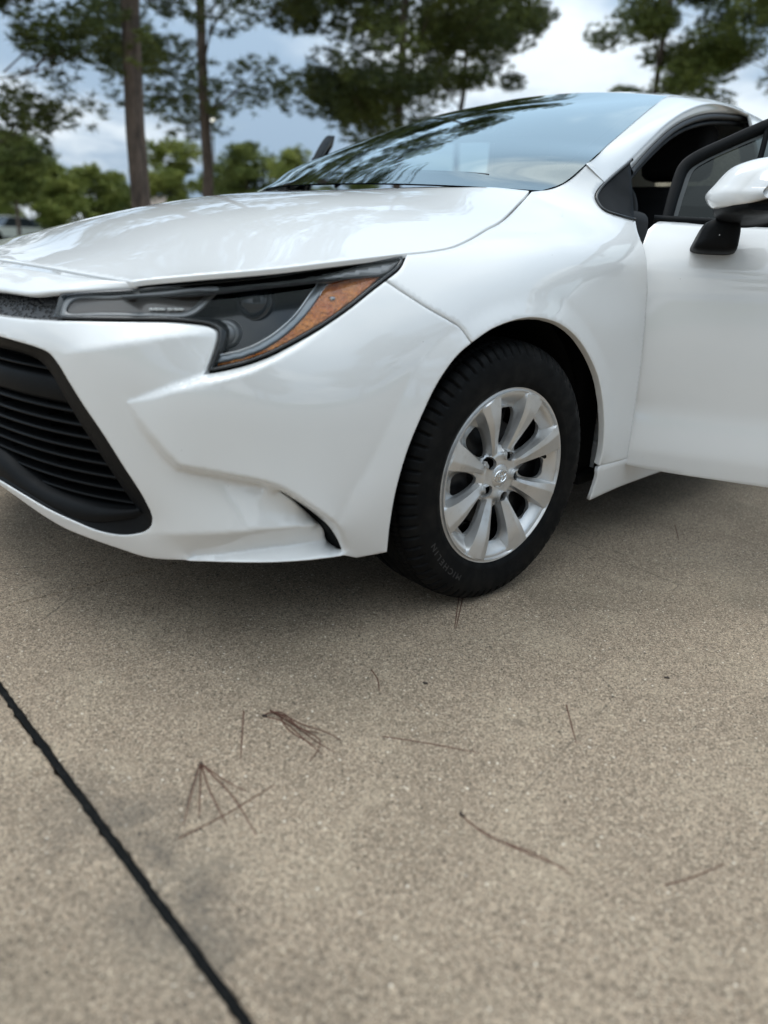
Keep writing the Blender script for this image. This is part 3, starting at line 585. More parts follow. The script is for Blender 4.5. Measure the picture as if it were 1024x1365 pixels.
# measured outlines of the car's panels, metres
CURVES = '''{"arch_bumper":[[-0.3472,-0.8281,0.1959],[-0.3581,-0.8427,0.2656],[-0.3591,-0.855,0.3424],[-0.3426,-0.8621,0.4198],[-0.3164,-0.8668,0.483],[-0.2739,-0.8714,0.5576],[-0.2268,-0.875,0.6068],[-0.1864,-0.8775,0.6309]],"arch_fender":[[-0.1864,-0.8775,0.6309],[-0.1313,-0.8801,0.6553],[-0.0614,-0.8838,0.6718],[0.0061,-0.8878,0.6767],[0.099,-0.8926,0.6616],[0.1861,-0.8932,0.6246],[0.2781,-0.8889,0.5602],[0.3363,-0.8859,0.499],[0.3857,-0.8837,0.4051],[0.4086,-0.8802,0.3194],[0.4084,-0.8767,0.2723]],"arch_sill":[[0.4084,-0.8767,0.2723],[0.4174,-0.8741,0.2423],[0.4113,-0.8654,0.1738]],"seam":[[-0.3443,-0.7783,0.7463],[-0.3147,-0.8045,0.7235],[-0.2734,-0.8329,0.6966],[-0.2326,-0.853,0.675],[-0.2101,-0.8621,0.6621],[-0.1864,-0.8775,0.6309]],"hlbot":[[-0.8512,-0.4319,0.6519],[-0.8192,-0.4963,0.6561],[-0.7784,-0.557,0.6601],[-0.7431,-0.5985,0.6631],[-0.7205,-0.6216,0.6642],[-0.6853,-0.6549,0.6625],[-0.6668,-0.6722,0.6585],[-0.6596,-0.6821,0.6503],[-0.6629,-0.6867,0.6367],[-0.673,-0.6896,0.6154],[-0.69,-0.6907,0.5816]],"hllow":[[-0.69,-0.6907,0.5816],[-0.6773,-0.6997,0.5843],[-0.6338,-0.7261,0.5969],[-0.5924,-0.7452,0.6134],[-0.5674,-0.754,0.6258],[-0.5264,-0.7658,0.6465],[-0.4825,-0.7748,0.6695],[-0.4345,-0.7798,0.6963],[-0.3795,-0.7798,0.7279],[-0.3443,-0.7783,0.7463],[-0.305,-0.774,0.7665],[-0.2858,-0.7671,0.78]],"hltop":[[-0.8256,-0.4142,0.6956],[-0.7884,-0.4829,0.7056],[-0.7597,-0.5262,0.7109],[-0.7168,-0.5744,0.7202],[-0.6577,-0.6236,0.732],[-0.5602,-0.679,0.7461],[-0.4385,-0.7196,0.7675],[-0.2766,-0.7572,0.7917]],"meshbot":[[-0.905,0.0,0.645],[-0.9033,-0.0979,0.6453],[-0.8982,-0.1957,0.6461],[-0.8897,-0.2936,0.6474],[-0.8748,-0.3619,0.649],[-0.8513,-0.4318,0.6519]],"gril":[[-0.922,0.0,0.612],[-0.9196,-0.1035,0.6115],[-0.9123,-0.207,0.6099],[-0.9001,-0.3105,0.6073],[-0.8883,-0.365,0.6039],[-0.8737,-0.4161,0.5988],[-0.8645,-0.444,0.5918],[-0.8585,-0.4635,0.5752],[-0.8512,-0.4852,0.5467],[-0.8412,-0.509,0.5121],[-0.8195,-0.5449,0.4538],[-0.7981,-0.5683,0.3982],[-0.7752,-0.5866,0.3446],[-0.763,-0.5917,0.312],[-0.7585,-0.59,0.2939],[-0.7583,-0.5818,0.2759],[-0.7635,-0.5664,0.2616],[-0.7735,-0.545,0.2516],[-0.7883,-0.5144,0.2438],[-0.8122,-0.4667,0.2437],[-0.8369,-0.414,0.2543],[-0.8589,-0.3503,0.2649],[-0.8783,-0.2767,0.2795],[-0.894,-0.188,0.2914],[-0.9001,-0.1253,0.2939],[-0.9038,-0.0627,0.2955],[-0.905,0.0,0.296]],"hoodseam":[[-0.2669,-0.7558,0.7955],[-0.214,-0.7636,0.8017],[-0.1445,-0.7669,0.8129],[-0.0783,-0.757,0.8301],[0.0152,-0.7313,0.8569],[0.0814,-0.7124,0.8745],[0.2433,-0.6436,0.9262],[0.3246,-0.6157,0.9607]],"wsl":[[0.3246,-0.6157,0.9607],[0.3887,-0.635,0.9729],[0.4424,-0.645,0.9955],[0.5139,-0.6569,1.0457]],"apil":[[0.5139,-0.6569,1.0457],[0.5327,-0.667,1.04],[0.5469,-0.6794,1.0245],[0.5581,-0.6961,1.003]],"tri":[[0.5581,-0.6961,1.003],[0.5244,-0.6972,0.9816],[0.4978,-0.7041,0.9592],[0.4907,-0.7138,0.9458],[0.4918,-0.7333,0.9276],[0.5341,-0.7583,0.9157],[0.588,-0.7763,0.9089]],"rseam":[[0.5717,-0.8766,0.2675],[0.5026,-0.8747,0.2671],[0.4175,-0.8718,0.2696]],"dcut":[[0.59,-0.782,0.9025],[0.5701,-0.8053,0.8719],[0.5642,-0.831,0.8349],[0.5657,-0.8506,0.7849],[0.553,-0.8677,0.7036],[0.5486,-0.882,0.5513],[0.5564,-0.8828,0.3845],[0.5717,-0.8766,0.2675]],"bot":[[-0.4171,-0.8058,0.1929],[-0.4549,-0.8054,0.2094],[-0.5324,-0.7875,0.2139],[-0.6129,-0.7413,0.2147],[-0.6948,-0.6462,0.2071],[-0.7468,-0.5545,0.1945],[-0.7808,-0.4965,0.2035],[-0.8142,-0.4354,0.2149],[-0.8392,-0.3732,0.2245],[-0.8608,-0.3086,0.2417],[-0.8802,-0.2334,0.2631],[-0.8909,-0.1735,0.2747],[-0.8971,-0.1157,0.2787],[-0.9008,-0.0578,0.2812],[-0.902,0.0,0.282]],"L1":[[-0.7935,-0.5921,0.5226],[-0.7468,-0.6466,0.5514],[-0.69,-0.6907,0.5816]],"L2":[[-0.7935,-0.5921,0.5226],[-0.769,-0.6329,0.5359],[-0.7395,-0.6722,0.5523],[-0.6917,-0.7168,0.5697],[-0.652,-0.7431,0.5836],[-0.6086,-0.7606,0.6014],[-0.5528,-0.7721,0.6273],[-0.4952,-0.7776,0.6573]],"D1":[[-0.7935,-0.5921,0.5226],[-0.777,-0.6235,0.4873],[-0.7568,-0.6522,0.4479],[-0.7386,-0.6727,0.4163]],"D2":[[-0.7935,-0.5921,0.5226],[-0.7802,-0.6037,0.4782],[-0.7587,-0.6221,0.4359],[-0.7332,-0.6435,0.3984]],"E1":[[-0.7386,-0.6727,0.4163],[-0.6695,-0.7362,0.4017],[-0.6143,-0.7749,0.3873],[-0.5914,-0.7878,0.3748],[-0.5513,-0.8073,0.3426],[-0.5135,-0.8186,0.3121],[-0.4839,-0.82,0.2873],[-0.4552,-0.8152,0.2471],[-0.4171,-0.8058,0.1929]],"E2":[[-0.7332,-0.6435,0.3984],[-0.6501,-0.7065,0.3792],[-0.6013,-0.7383,0.3666]],"slit":[[-0.5808,-0.7531,0.3607],[-0.5524,-0.7725,0.3392],[-0.5164,-0.7861,0.3087],[-0.4798,-0.7944,0.2706],[-0.4523,-0.7973,0.2193],[-0.4617,-0.7657,0.2288],[-0.4833,-0.7709,0.2658],[-0.5139,-0.7623,0.3012],[-0.5541,-0.7654,0.3353]],"K":[[-0.7546,-0.5849,0.259],[-0.7288,-0.6391,0.269],[-0.6532,-0.7233,0.2828],[-0.5683,-0.7726,0.2882],[-0.5041,-0.7836,0.28]],"J":[[-0.7102,-0.6078,0.2061],[-0.6514,-0.6778,0.2224],[-0.6114,-0.7094,0.2322],[-0.5467,-0.7453,0.2374],[-0.4727,-0.7712,0.2357]],"Mc":[[-0.8591,-0.4583,0.5893],[-0.8363,-0.5255,0.6073],[-0.7965,-0.5885,0.6247],[-0.7597,-0.6261,0.6345],[-0.7072,-0.6615,0.6447],[-0.6642,-0.6797,0.6483]],"FLb":[[-0.4831,-0.8192,0.2869],[-0.4563,-0.8285,0.3539],[-0.4262,-0.8366,0.3965],[-0.3801,-0.8477,0.4899],[-0.3278,-0.8525,0.581],[-0.2648,-0.8555,0.6358],[-0.2101,-0.8621,0.6621]],"FLf":[[-0.2101,-0.8621,0.6621],[-0.1488,-0.8608,0.6869],[-0.0985,-0.8628,0.7013],[-0.0323,-0.8672,0.7115],[0.0255,-0.8708,0.716],[0.1185,-0.8773,0.7059],[0.2059,-0.8823,0.6676],[0.2899,-0.8819,0.6115],[0.3632,-0.8786,0.553],[0.4314,-0.8774,0.4593],[0.4707,-0.8769,0.3728],[0.4901,-0.8744,0.2691]],"S":[[0.5657,-0.8506,0.7849],[0.4383,-0.8529,0.7937],[0.3208,-0.8581,0.7846],[0.2279,-0.8675,0.7532],[0.1565,-0.8769,0.7187]],"drl_o":[[-0.8334,-0.4317,0.6607],[-0.8142,-0.4282,0.6887],[-0.767,-0.5105,0.6981],[-0.7083,-0.5792,0.7096],[-0.6304,-0.6422,0.7219],[-0.6498,-0.6426,0.7032],[-0.67,-0.6396,0.6839],[-0.6876,-0.6307,0.6737],[-0.7351,-0.5843,0.6704],[-0.787,-0.5178,0.6659]],"drl_i":[[-0.8238,-0.4394,0.6659],[-0.8104,-0.438,0.6848],[-0.7674,-0.5106,0.6936],[-0.7088,-0.5796,0.7045],[-0.6471,-0.6315,0.7146],[-0.6601,-0.6318,0.7012],[-0.6755,-0.6289,0.6869],[-0.6896,-0.6216,0.6787],[-0.7323,-0.5794,0.675],[-0.7839,-0.5121,0.6705]],"amber":[[-0.6663,-0.6826,0.5877],[-0.6057,-0.7183,0.6047],[-0.5469,-0.7405,0.6324],[-0.4806,-0.7557,0.668],[-0.4122,-0.7609,0.708],[-0.3348,-0.7557,0.7534],[-0.3945,-0.7393,0.7462],[-0.4437,-0.727,0.7355],[-0.4734,-0.7327,0.7104],[-0.5174,-0.7353,0.6724],[-0.5683,-0.7262,0.6371],[-0.6147,-0.7081,0.6145],[-0.6614,-0.6827,0.5967]],"bar":[[-0.6642,-0.687,0.5988],[-0.6122,-0.7162,0.6154],[-0.5692,-0.7319,0.6378],[-0.5204,-0.7391,0.6742],[-0.4796,-0.7358,0.7106],[-0.4542,-0.7262,0.7381],[-0.4585,-0.7182,0.7403],[-0.4845,-0.7241,0.7178],[-0.5249,-0.7292,0.68],[-0.5706,-0.7225,0.6461],[-0.6151,-0.7065,0.6223],[-0.6556,-0.6838,0.6097]],"strip":[[-0.4804,-0.7184,0.7401],[-0.3941,-0.7381,0.7611],[-0.2886,-0.7573,0.7809],[-0.3348,-0.7637,0.758],[-0.4009,-0.7462,0.7493],[-0.4526,-0.7329,0.7386]],"proj":[[-0.5692,-0.6585,0.6985],[-0.518,-0.6864,0.7002]],"proj2":[[-0.6275,-0.6564,0.6423],[-0.5791,-0.6929,0.635]],"leds":[[-0.7255,-0.5782,0.6806],[-0.719,-0.5852,0.6811],[-0.7125,-0.592,0.6816],[-0.7031,-0.6015,0.6823],[-0.6954,-0.6089,0.6828],[-0.6886,-0.6152,0.6833]],"gril_i":[[-0.8825,-0.251,0.5823],[-0.8722,-0.3121,0.5807],[-0.8608,-0.362,0.5752],[-0.8543,-0.3862,0.5669],[-0.8476,-0.4098,0.5473],[-0.838,-0.4385,0.5058],[-0.8226,-0.4715,0.4528],[-0.8024,-0.5007,0.3976],[-0.7806,-0.5226,0.3452],[-0.7665,-0.5334,0.3147],[-0.759,-0.5381,0.299],[-0.7778,-0.5035,0.2946],[-0.8017,-0.4523,0.2915],[-0.826,-0.3853,0.2906],[-0.8454,-0.3146,0.2965],[-0.8645,-0.2337,0.3172],[-0.8786,-0.1599,0.3421]],"lip_t":[[-0.7603,-0.5437,0.2993],[-0.7801,-0.5083,0.2957],[-0.804,-0.4573,0.2917],[-0.8285,-0.3912,0.2911],[-0.8482,-0.3217,0.2972],[-0.8676,-0.2423,0.3182],[-0.8818,-0.1698,0.3432]],"lip_b":[[-0.7619,-0.5556,0.2984],[-0.7891,-0.5255,0.2893],[-0.8243,-0.4395,0.2639],[-0.8428,-0.3826,0.261],[-0.8682,-0.2929,0.2753],[-0.8805,-0.2343,0.2853],[-0.8899,-0.1769,0.2941]],"sl0":[[-0.873,-0.2148,0.5563],[-0.8356,-0.397,0.5587]],"sl1":[[-0.875,-0.1953,0.4805],[-0.8194,-0.4444,0.4863]],"sl2":[[-0.8749,-0.1875,0.4571],[-0.8107,-0.4611,0.4521]],"sl3":[[-0.8744,-0.1778,0.433],[-0.8056,-0.4691,0.4339]],"sl4":[[-0.8731,-0.1659,0.408],[-0.796,-0.4819,0.4042]],"sl5":[[-0.8714,-0.153,0.3846],[-0.7839,-0.4962,0.374]],"sl6":[[-0.8685,-0.1355,0.357],[-0.768,-0.5072,0.328]],"hoodfront":[[-0.806,0.0,0.738],[-0.7979,-0.056,0.7375],[-0.7928,-0.1725,0.7365],[-0.7827,-0.2868,0.734],[-0.7657,-0.3864,0.7295],[-0.7518,-0.4774,0.7265],[-0.749,-0.552,0.7255]],"hoodlamp":[[-0.7348,-0.555,0.7281],[-0.6738,-0.632,0.7419],[-0.559,-0.7,0.7579],[-0.4519,-0.735,0.7733],[-0.2675,-0.7565,0.7955]],"nose_low":[[-0.8632,-0.23,0.6889],[-0.8572,-0.29,0.6898],[-0.8479,-0.345,0.6908],[-0.8256,-0.405,0.6989],[-0.7914,-0.465,0.7064],[-0.7439,-0.535,0.7154]],"C1":[[0.5138,-0.657,1.0457],[0.6593,-0.622,1.106],[0.783,-0.592,1.1556],[1.0768,-0.517,1.2705],[1.2422,-0.477,1.3291]],"C2":[[0.5583,-0.696,1.003],[0.7205,-0.668,1.0745],[0.8549,-0.645,1.1398],[0.9836,-0.625,1.2018],[1.1612,-0.603,1.2677],[1.3434,-0.59,1.3128],[1.5767,-0.58,1.3435],[1.8655,-0.575,1.3583]],"C3":[[0.7388,-0.662,1.0533],[0.8744,-0.64,1.1263],[1.0633,-0.61,1.2091],[1.2478,-0.59,1.2646],[1.4422,-0.577,1.3008],[1.7266,-0.567,1.3244]],"sail":[[0.7139,-0.672,1.0718],[0.5746,-0.775,0.9071]],"rock":[[0.4162,-0.8629,0.171],[0.4727,-0.8759,0.172],[0.555,-0.8886,0.175],[0.6967,-0.9135,0.175],[0.8245,-0.9303,0.18]],"d_bot":[[0.6382,-0.87,0.2524],[0.7652,-0.868,0.2348],[0.9937,-0.868,0.2354]],"d_crease":[[0.5959,-0.868,0.7831],[0.7315,-0.868,0.7946],[0.8787,-0.868,0.8047]],"d_belt":[[0.6014,-0.79,0.9094],[0.7081,-0.79,0.9033],[0.8677,-0.79,0.9031]],"d_frame":[[0.6067,-0.775,0.9235],[0.6141,-0.745,0.9951],[0.6284,-0.715,1.0594],[0.6497,-0.705,1.081],[0.7361,-0.68,1.1286],[0.8279,-0.655,1.1772]],"d_glass":[[0.6396,-0.775,0.921],[0.6505,-0.745,0.983],[0.663,-0.715,1.0415],[0.7871,-0.68,1.1128]],"d_bar":[[0.8131,-0.7,1.0729],[0.8287,-0.67,1.1466]],"m_cap":[[0.6965,-1.0,0.9583],[0.7113,-1.0,0.9817],[0.7376,-1.0,1.0161],[0.767,-1.0,1.0309],[0.8157,-1.0,1.0411],[0.8301,-1.0,0.9701],[0.7957,-1.0,0.9498],[0.7581,-1.0,0.9339],[0.7156,-1.0,0.9308]],"m_arm":[[0.7046,-0.98,0.9232],[0.7152,-0.96,0.9077],[0.8487,-0.96,0.9009],[0.8307,-1.0,0.9669]],"m_foot":[[0.6887,-0.93,0.8394],[0.6926,-0.93,0.8573],[0.7123,-0.95,0.908],[0.7863,-0.95,0.8938],[0.7968,-0.93,0.8569],[0.7923,-0.93,0.8357],[0.7043,-0.93,0.8313]],"d_low":[[0.6251,-0.87,0.2706],[0.8249,-0.87,0.2769],[0.9839,-0.87,0.2827]],"joint":[[-1.0373,-0.5089,0.0],[-1.0455,-0.6409,0.0],[-1.0506,-0.8103,-0.0],[-1.0617,-1.0253,0.0],[-1.0684,-1.2156,0.0],[-1.0688,-1.3568,0.0]],"joint2":[[-0.9256,-0.1835,0.0],[-0.8532,-0.1878,0.0],[-0.7706,-0.1867,0.0]],"n1":[[-0.0641,-0.8085,0.0],[-0.2011,-0.9103,0.0]],"n1b":[[-0.0632,-0.8198,0.0],[-0.1984,-0.9125,0.0]],"n2":[[-0.4673,-0.9161,0.0],[-0.4812,-0.9479,0.0],[-0.5074,-0.9812,0.0]],"n3":[[-0.7262,-0.904,0.0],[-0.7103,-0.9383,0.0],[-0.7111,-1.0029,0.0],[-0.7128,-1.0549,0.0]],"n3b":[[-0.7064,-0.8996,0.0],[-0.7013,-0.9634,0.0],[-0.6982,-1.0276,0.0],[-0.695,-1.065,0.0]],"n3c":[[-0.701,-0.9194,0.0],[-0.715,-0.966,-0.0],[-0.7095,-1.0313,0.0]],"n4":[[-0.7424,-0.8691,0.0],[-0.822,-0.976,0.0]],"n5":[[-0.6032,-1.0871,0.0],[-0.5655,-1.1416,0.0],[-0.5068,-1.2273,0.0]],"n6":[[-0.8779,-0.9452,0.0],[-0.9445,-1.0492,0.0]],"n6b":[[-0.8779,-0.9452,0.0],[-0.9025,-1.011,-0.0],[-0.9217,-1.0855,0.0]],"n6c":[[-0.8779,-0.9452,0.0],[-0.8709,-1.0042,0.0],[-0.862,-1.0486,0.0]],"n6d":[[-0.8779,-0.9452,0.0],[-0.8813,-1.0406,0.0],[-0.9037,-1.1348,-0.0]],"n7":[[-0.9886,-1.0657,0.0],[-0.914,-1.0698,-0.0],[-0.8176,-1.0622,0.0]],"n8":[[-0.6472,-1.2999,0.0],[-0.6522,-1.3431,0.0],[-0.6392,-1.4014,0.0],[-0.6149,-1.4711,-0.0]],"n8b":[[-0.6472,-1.2999,0.0],[-0.6521,-1.3571,0.0],[-0.6242,-1.4298,-0.0],[-0.621,-1.4833,0.0]],"n9":[[-0.2677,-1.2466,0.0],[-0.3553,-1.3222,0.0]],"n10":[[-0.54,-1.5765,0.0],[-0.5027,-1.5958,-0.0],[-0.4359,-1.6156,-0.0]],"n11":[[0.9055,-0.9114,0.0],[0.7814,-0.9819,0.0]]}'''

# ------------------------------------------------------------------ the car: x runs back from the front axle, -y is the near side
D = {k: np.array(v) for k, v in json.loads(CURVES).items()}
car = tag(empty('parked_car'), 'white sedan with its front doors standing open, parked on the concrete', 'car')
def both(f):
    a = f(); mirrored(a, car); return a
# ---- front bumper
gril = D['gril']; top_c = D['meshbot'][0]; bot_c = D['bot'][-1]
hl_in = D['hlbot']
bumper_outline = chain(np.vstack([D['meshbot'], hl_in[1:2]]), hl_in[1:9], hl_in[8:], D['hllow'][:10], D['seam'], D['arch_bumper'][::-1],
                       np.vstack([D['arch_bumper'][0], D['bot'][0]]), D['bot'][:2], D['bot'][1:], np.vstack([bot_c, gril[-1]]), gril[::-1][:14][:], gril[::-1][13:], np.vstack([gril[0], top_c]))
def no_gap_centre(P): return P
feats = [D['L1'], D['L2'], D['D1'], D['D2'], D['E1'], D['E2'], D['K'], D['J'], D['Mc'], D['FLb']]
slit = spline(D['slit'], .006, closed=True)
def join_halves(o):
    """weld the near half and its mirror into one full-width part"""
    me = o.data; n = len(me.vertices); a = np.empty(n*3, np.float32); me.vertices.foreach_get('co', a); a = a.reshape(-1, 3)
    F = [tuple(p.vertices) for p in me.polygons]; b = a*np.array([1, -1, 1]); c = np.abs(a[:, 1]) < 1e-4
    mp = np.where(c, np.arange(n), 0); k = n
    for i in range(n):
        if not c[i]: mp[i] = k; k += 1
    V = np.vstack([a, b[~c]]); F2 = F+[tuple(int(mp[q]) for q in f[::-1]) for f in F]
    mt = me.materials[0]; me2 = bpy.data.meshes.new(me.name); me2.from_pydata(V.tolist(), [], F2); me2.validate(); me2.materials.append(mt)
    me2.polygons.foreach_set('use_smooth', [True]*len(me2.polygons)); me2.update(); o.data = me2; return o
bumper = panel('front_bumper', Wrap, bumper_outline, M['paint'], car, feats=feats, holes=[slit], spacing=.0048, gap=0.003, depth=.018, smooth=1, hole_depth=.03, level_flange=True, centre=True)
join_halves(bumper)
def slit_insert():
    R = spline(D['slit'], .006, closed=True); U, r = Wrap.uvh(R); r = r-.009; return panel('bumper_slot', Wrap, Wrap.xyz(inset2d(U, -.005), r), M['plastic'], car, spacing=.01, gap=0, depth=0)
both(slit_insert)
# ---- fenders
fender_outline = chain(D['seam'][::-1], D['hllow'][9:], D['hoodseam'], D['wsl'], D['apil'], D['tri'], np.vstack([D['tri'][-1], D['dcut'][0]]), D['dcut'], D['rseam'], D['arch_fender'][::-1])
def fender(): return panel('fender', Wrap, fender_outline, M['paint'], car, feats=[D['FLf'], D['S']], spacing=.008, gap=.003, depth=.016, smooth=3)
both(fender)
# ---- bonnet
sx_ = np.vstack([D['hoodfront'], D['hoodlamp'], D['hoodseam'][1:]])
_edge = np.vstack([D['hoodlamp'], D['hoodseam'][1:]]); _ex, _ey, _ez = _edge[:, 0], -_edge[:, 1], _edge[:, 2]
_zc = natural_spline([-.83, -.75, -.6, -.4, -.2, 0., .15, .30, .45], [.714, .738, .781, .846, .898, .932, .948, .964, .979])
_ee = np.argsort(_ex)
_fye = natural_spline([-.83, -.735, -.64, -.5, -.268, -.1, .06, .2, .40], [.50, .585, .655, .722, .763, .767, .722, .665, .59])
_fze = natural_spline([-.83, -.735, -.6, -.45, -.268, -.1, .06, .2, .40], [.718, .729, .752, .773, .796, .826, .868, .915, .975])
class Bonnet:    # u = x, v = y, h = z
    @staticmethod
    def uvh(P): P = np.atleast_2d(P); return P[:, :2].copy(), P[:, 2].copy()
    @staticmethod
    def base(U):
        x = np.clip(U[:, 0], -.83, .40); ye = _fye(x); ze = _fze(x)
        t = np.abs(U[:, 1])/ye; return ze+(_zc(x)-ze)*(1-np.minimum(t, 1.4)**2.9)
    @staticmethod
    def xyz(U, h): return np.stack([U[:, 0], U[:, 1], h], 1)
    @staticmethod
    def out(P): return np.stack([0*P[:, 0], 0*P[:, 0], 1+0*P[:, 0]], 1)
hood_rear = np.array([D['hoodseam'][-1], (.285, -.52, .967), (.235, -.35, .966), (.20, -.17, .961), (.19, 0, .958)])
near_edge = [D['hoodfront'], np.vstack([D['hoodfront'][-1], D['hoodlamp']]), D['hoodseam'], hood_rear]
flipy = np.array([1, -1, 1])
hood_outline = chain(*near_edge, hood_rear[::-1]*flipy, D['hoodseam'][::-1]*flipy, np.vstack([D['hoodfront'][-1], D['hoodlamp']])[::-1]*flipy, D['hoodfront'][::-1]*flipy)
_crl = np.array([(-.60, -.50), (-.40, -.555), (-.2, -.58), (0, -.575), (.12, -.55), (.22, -.51)])
crease = Bonnet.xyz(_crl, Bonnet.base(_crl)+np.array([.0, .004, .006, .006, .004, .0]))
hood = panel('bonnet', Bonnet, hood_outline, M['paint'], car, spacing=.012, gap=.003, depth=.010, smooth=12)
under = spline(np.vstack([_edge[:, :], hood_rear[1:]]), .02)
o_u = Bonnet.uvh(hood_outline)[0]; o_u = inset2d(o_u, -.010)
panel('bonnet_inner', Bonnet, Bonnet.xyz(o_u, Bonnet.base(o_u)), M['black'], car, spacing=.04, gap=0, depth=0, offset=-.030)
# ---- nose strip between bonnet and grille
nose_up = D['hoodfront'][:]+np.array([-.008, 0, -.003])
low = np.vstack([[(-.893, 0, .686), (-.884, -.12, .687)], D['nose_low']])
mid = lambda a, b, t, up: resample(a, 60)*(1-t)+resample(b, 60)*t+np.array([0, 0, up])
tip = np.array([-.738, -.548, .7195])
nu, nl = np.vstack([nose_up[:-1], tip]), np.vstack([low, tip+np.array([-.001, .001, -.003])])
half = [resample(nu, 60)+np.array([.006, 0, -.016]), resample(nu, 60)+np.array([.001, 0, -.003]), resample(nu, 60), mid(nu, nl, .25, .004), mid(nu, nl, .5, .0055), mid(nu, nl, .75, .0045), mid(nu, nl, .93, .0015), resample(nl, 60), resample(nl, 60)+np.array([.001, 0, -.004]), resample(nl, 60)+np.array([.012, 0, -.008])]
full = [np.vstack([h[::-1]*flipy, h[1:]]) for h in half]
mesh('nose_strip', np.vstack(full), grid_faces(len(full), 119), M['paint'], car)
# ---- upper grille mesh
um = np.vstack([D['meshbot']])
up_ = np.vstack([[(-.88, 0, .683), (-.874, -.12, .684)], D['nose_low'][:4]+np.array([.012, 0, -.006])])
back = [resample(up_, 40)+np.array([.02, 0, .004]), resample(um, 40)+np.array([.02, 0, -.004])]
b0 = [np.vstack([h[::-1]*flipy, h[1:]]) for h in back]
M['mesh'] = mat('grille_mesh', (.008, .008, .008), .5)
_t = NT(M['mesh']); _v = _t.voro(95, vec=_t.scale((1, 1, 1.7))); _t.set('Normal', _t.bump(_t.ramp(_v, .25, .55), 1.0, .006)); _t.set('Base Color', _t.mix(_t.ramp(_v, .45, .62), (.003, .003, .003), (.020, .020, .021)))
mesh('upper_grille', np.vstack(b0), grid_faces(2, 79), M['mesh'], car)
# ---- lower grille: frame, slats, beam cover, lip, back
gi = D['gril_i']; 
gi = np.vstack([[(-.905, 0, .586), (-.897, -.13, .585)], gi, [(-.893, -.07, .345), (-.897, 0, .347)]])
N_ = 110; a = resample(gril, N_); U, r = Wrap.uvh(a); a0 = Wrap.xyz(U, r-.003); a1 = Wrap.xyz(U, r-.016)
# match the two outlines by their own corner positions
def match(P, Q, n):
    """resample Q so that it runs alongside P"""
    return resample(Q, n)
b1 = match(a, gi, N_); U, r = Wrap.uvh(b1); b2 = Wrap.xyz(U, r-.05)
fr = [a0, a0*.72+b1*.28+np.array([.002, 0, 0]), a0*.35+b1*.65+np.array([.001, 0, 0]), b1, b2]
fr = [np.vstack([h[::-1]*flipy, h[1:]]) for h in fr]
lower = empty('lower_grille', parent=car)
mesh('grille_frame', np.vstack(fr), grid_faces(len(fr), 2*N_-1), M['plastic'], lower)
def inner_y(z):    # half width of the inner opening at a height
    q = spline(D['gril_i'][2:12], .004); o = np.argsort(q[:, 2]); return float(np.interp(z, q[o, 2], -q[o, 1]))
def wrap_strip(name, zs, offs, ymax, m, parent, n=60):
    """full-width strip that follows the front end: rows of (height, offset)"""
    rows = []
    for z, o in zip(zs, offs):
        yy = np.linspace(-ymax, ymax, n); U = np.stack([np.arctan2(-yy, 1.13), np.full(n, z)], 1)
        for _ in range(6): r = Wrap.base(U)+o; U[:, 0] = np.arcsin(np.clip(-yy/r, -1, 1))
        rows.append(Wrap.xyz(U, r))
    return mesh(name, np.vstack(rows), grid_faces(len(rows), n, flip=True), m, parent)
for z in (.556, .481, .456, .432, .407, .383, .357, .331, .305):
    t = .0034; ym = inner_y(z)+.012
    wrap_strip('slat', [z+t, z+t, z+t*.3, z-t*.6, z-t, z-t], [-.085, -.046, -.040, -.040, -.046, -.085], ym, M['plastic'], lower)
wrap_strip('beam_cover', [.545, .541, .533, .500, .492, .489], [-.085, -.050, -.045, -.043, -.048, -.085], inner_y(.52)+.012, M['plastic'], lower)
wrap_strip('grille_back', [.62, .25], [-.10, -.10], .60, M['black'], lower)
for z in (.58,): wrap_strip('slat', [z+.004, z+.003, z-.004, z-.004], [-.085, -.046, -.046, -.085], inner_y(z), M['plastic'], lower)
for sgn in (-1, 1):      # the ribs that tie the slats
    for yv in (.18, .36): 
        U = np.stack([np.full(12, -sgn*math.atan2(yv, 1.12)), np.linspace(.30, .50, 12)], 1); P0 = Wrap.xyz(U, Wrap.base(U)-.055); P1 = Wrap.xyz(U, Wrap.base(U)-.09)
        mesh('grille_rib', np.vstack([P0, P1]), grid_faces(2, 12), M['plastic'], lower)
lip_t = np.vstack([D['lip_t'], [(-.893, -.07, .352), (-.897, 0, .354)]])[::-1]; lip_b = np.vstack([D['lip_b'], [(-.905, -.08, .300), (-.909, 0, .302)]])[::-1]
lt, lb = resample(lip_t, 50), resample(lip_b, 50)
l0 = [lt+np.array([.03, 0, .003]), lt, lt*.5+lb*.5+np.array([-.002, 0, .004]), lb, lb+np.array([.010, 0, -.012])]
l0 = [np.vstack([h[::-1]*flipy, h[1:]]) for h in l0]
mesh('grille_lip', np.vstack(l0), grid_faces(len(l0), 99), M['plastic'], lower)
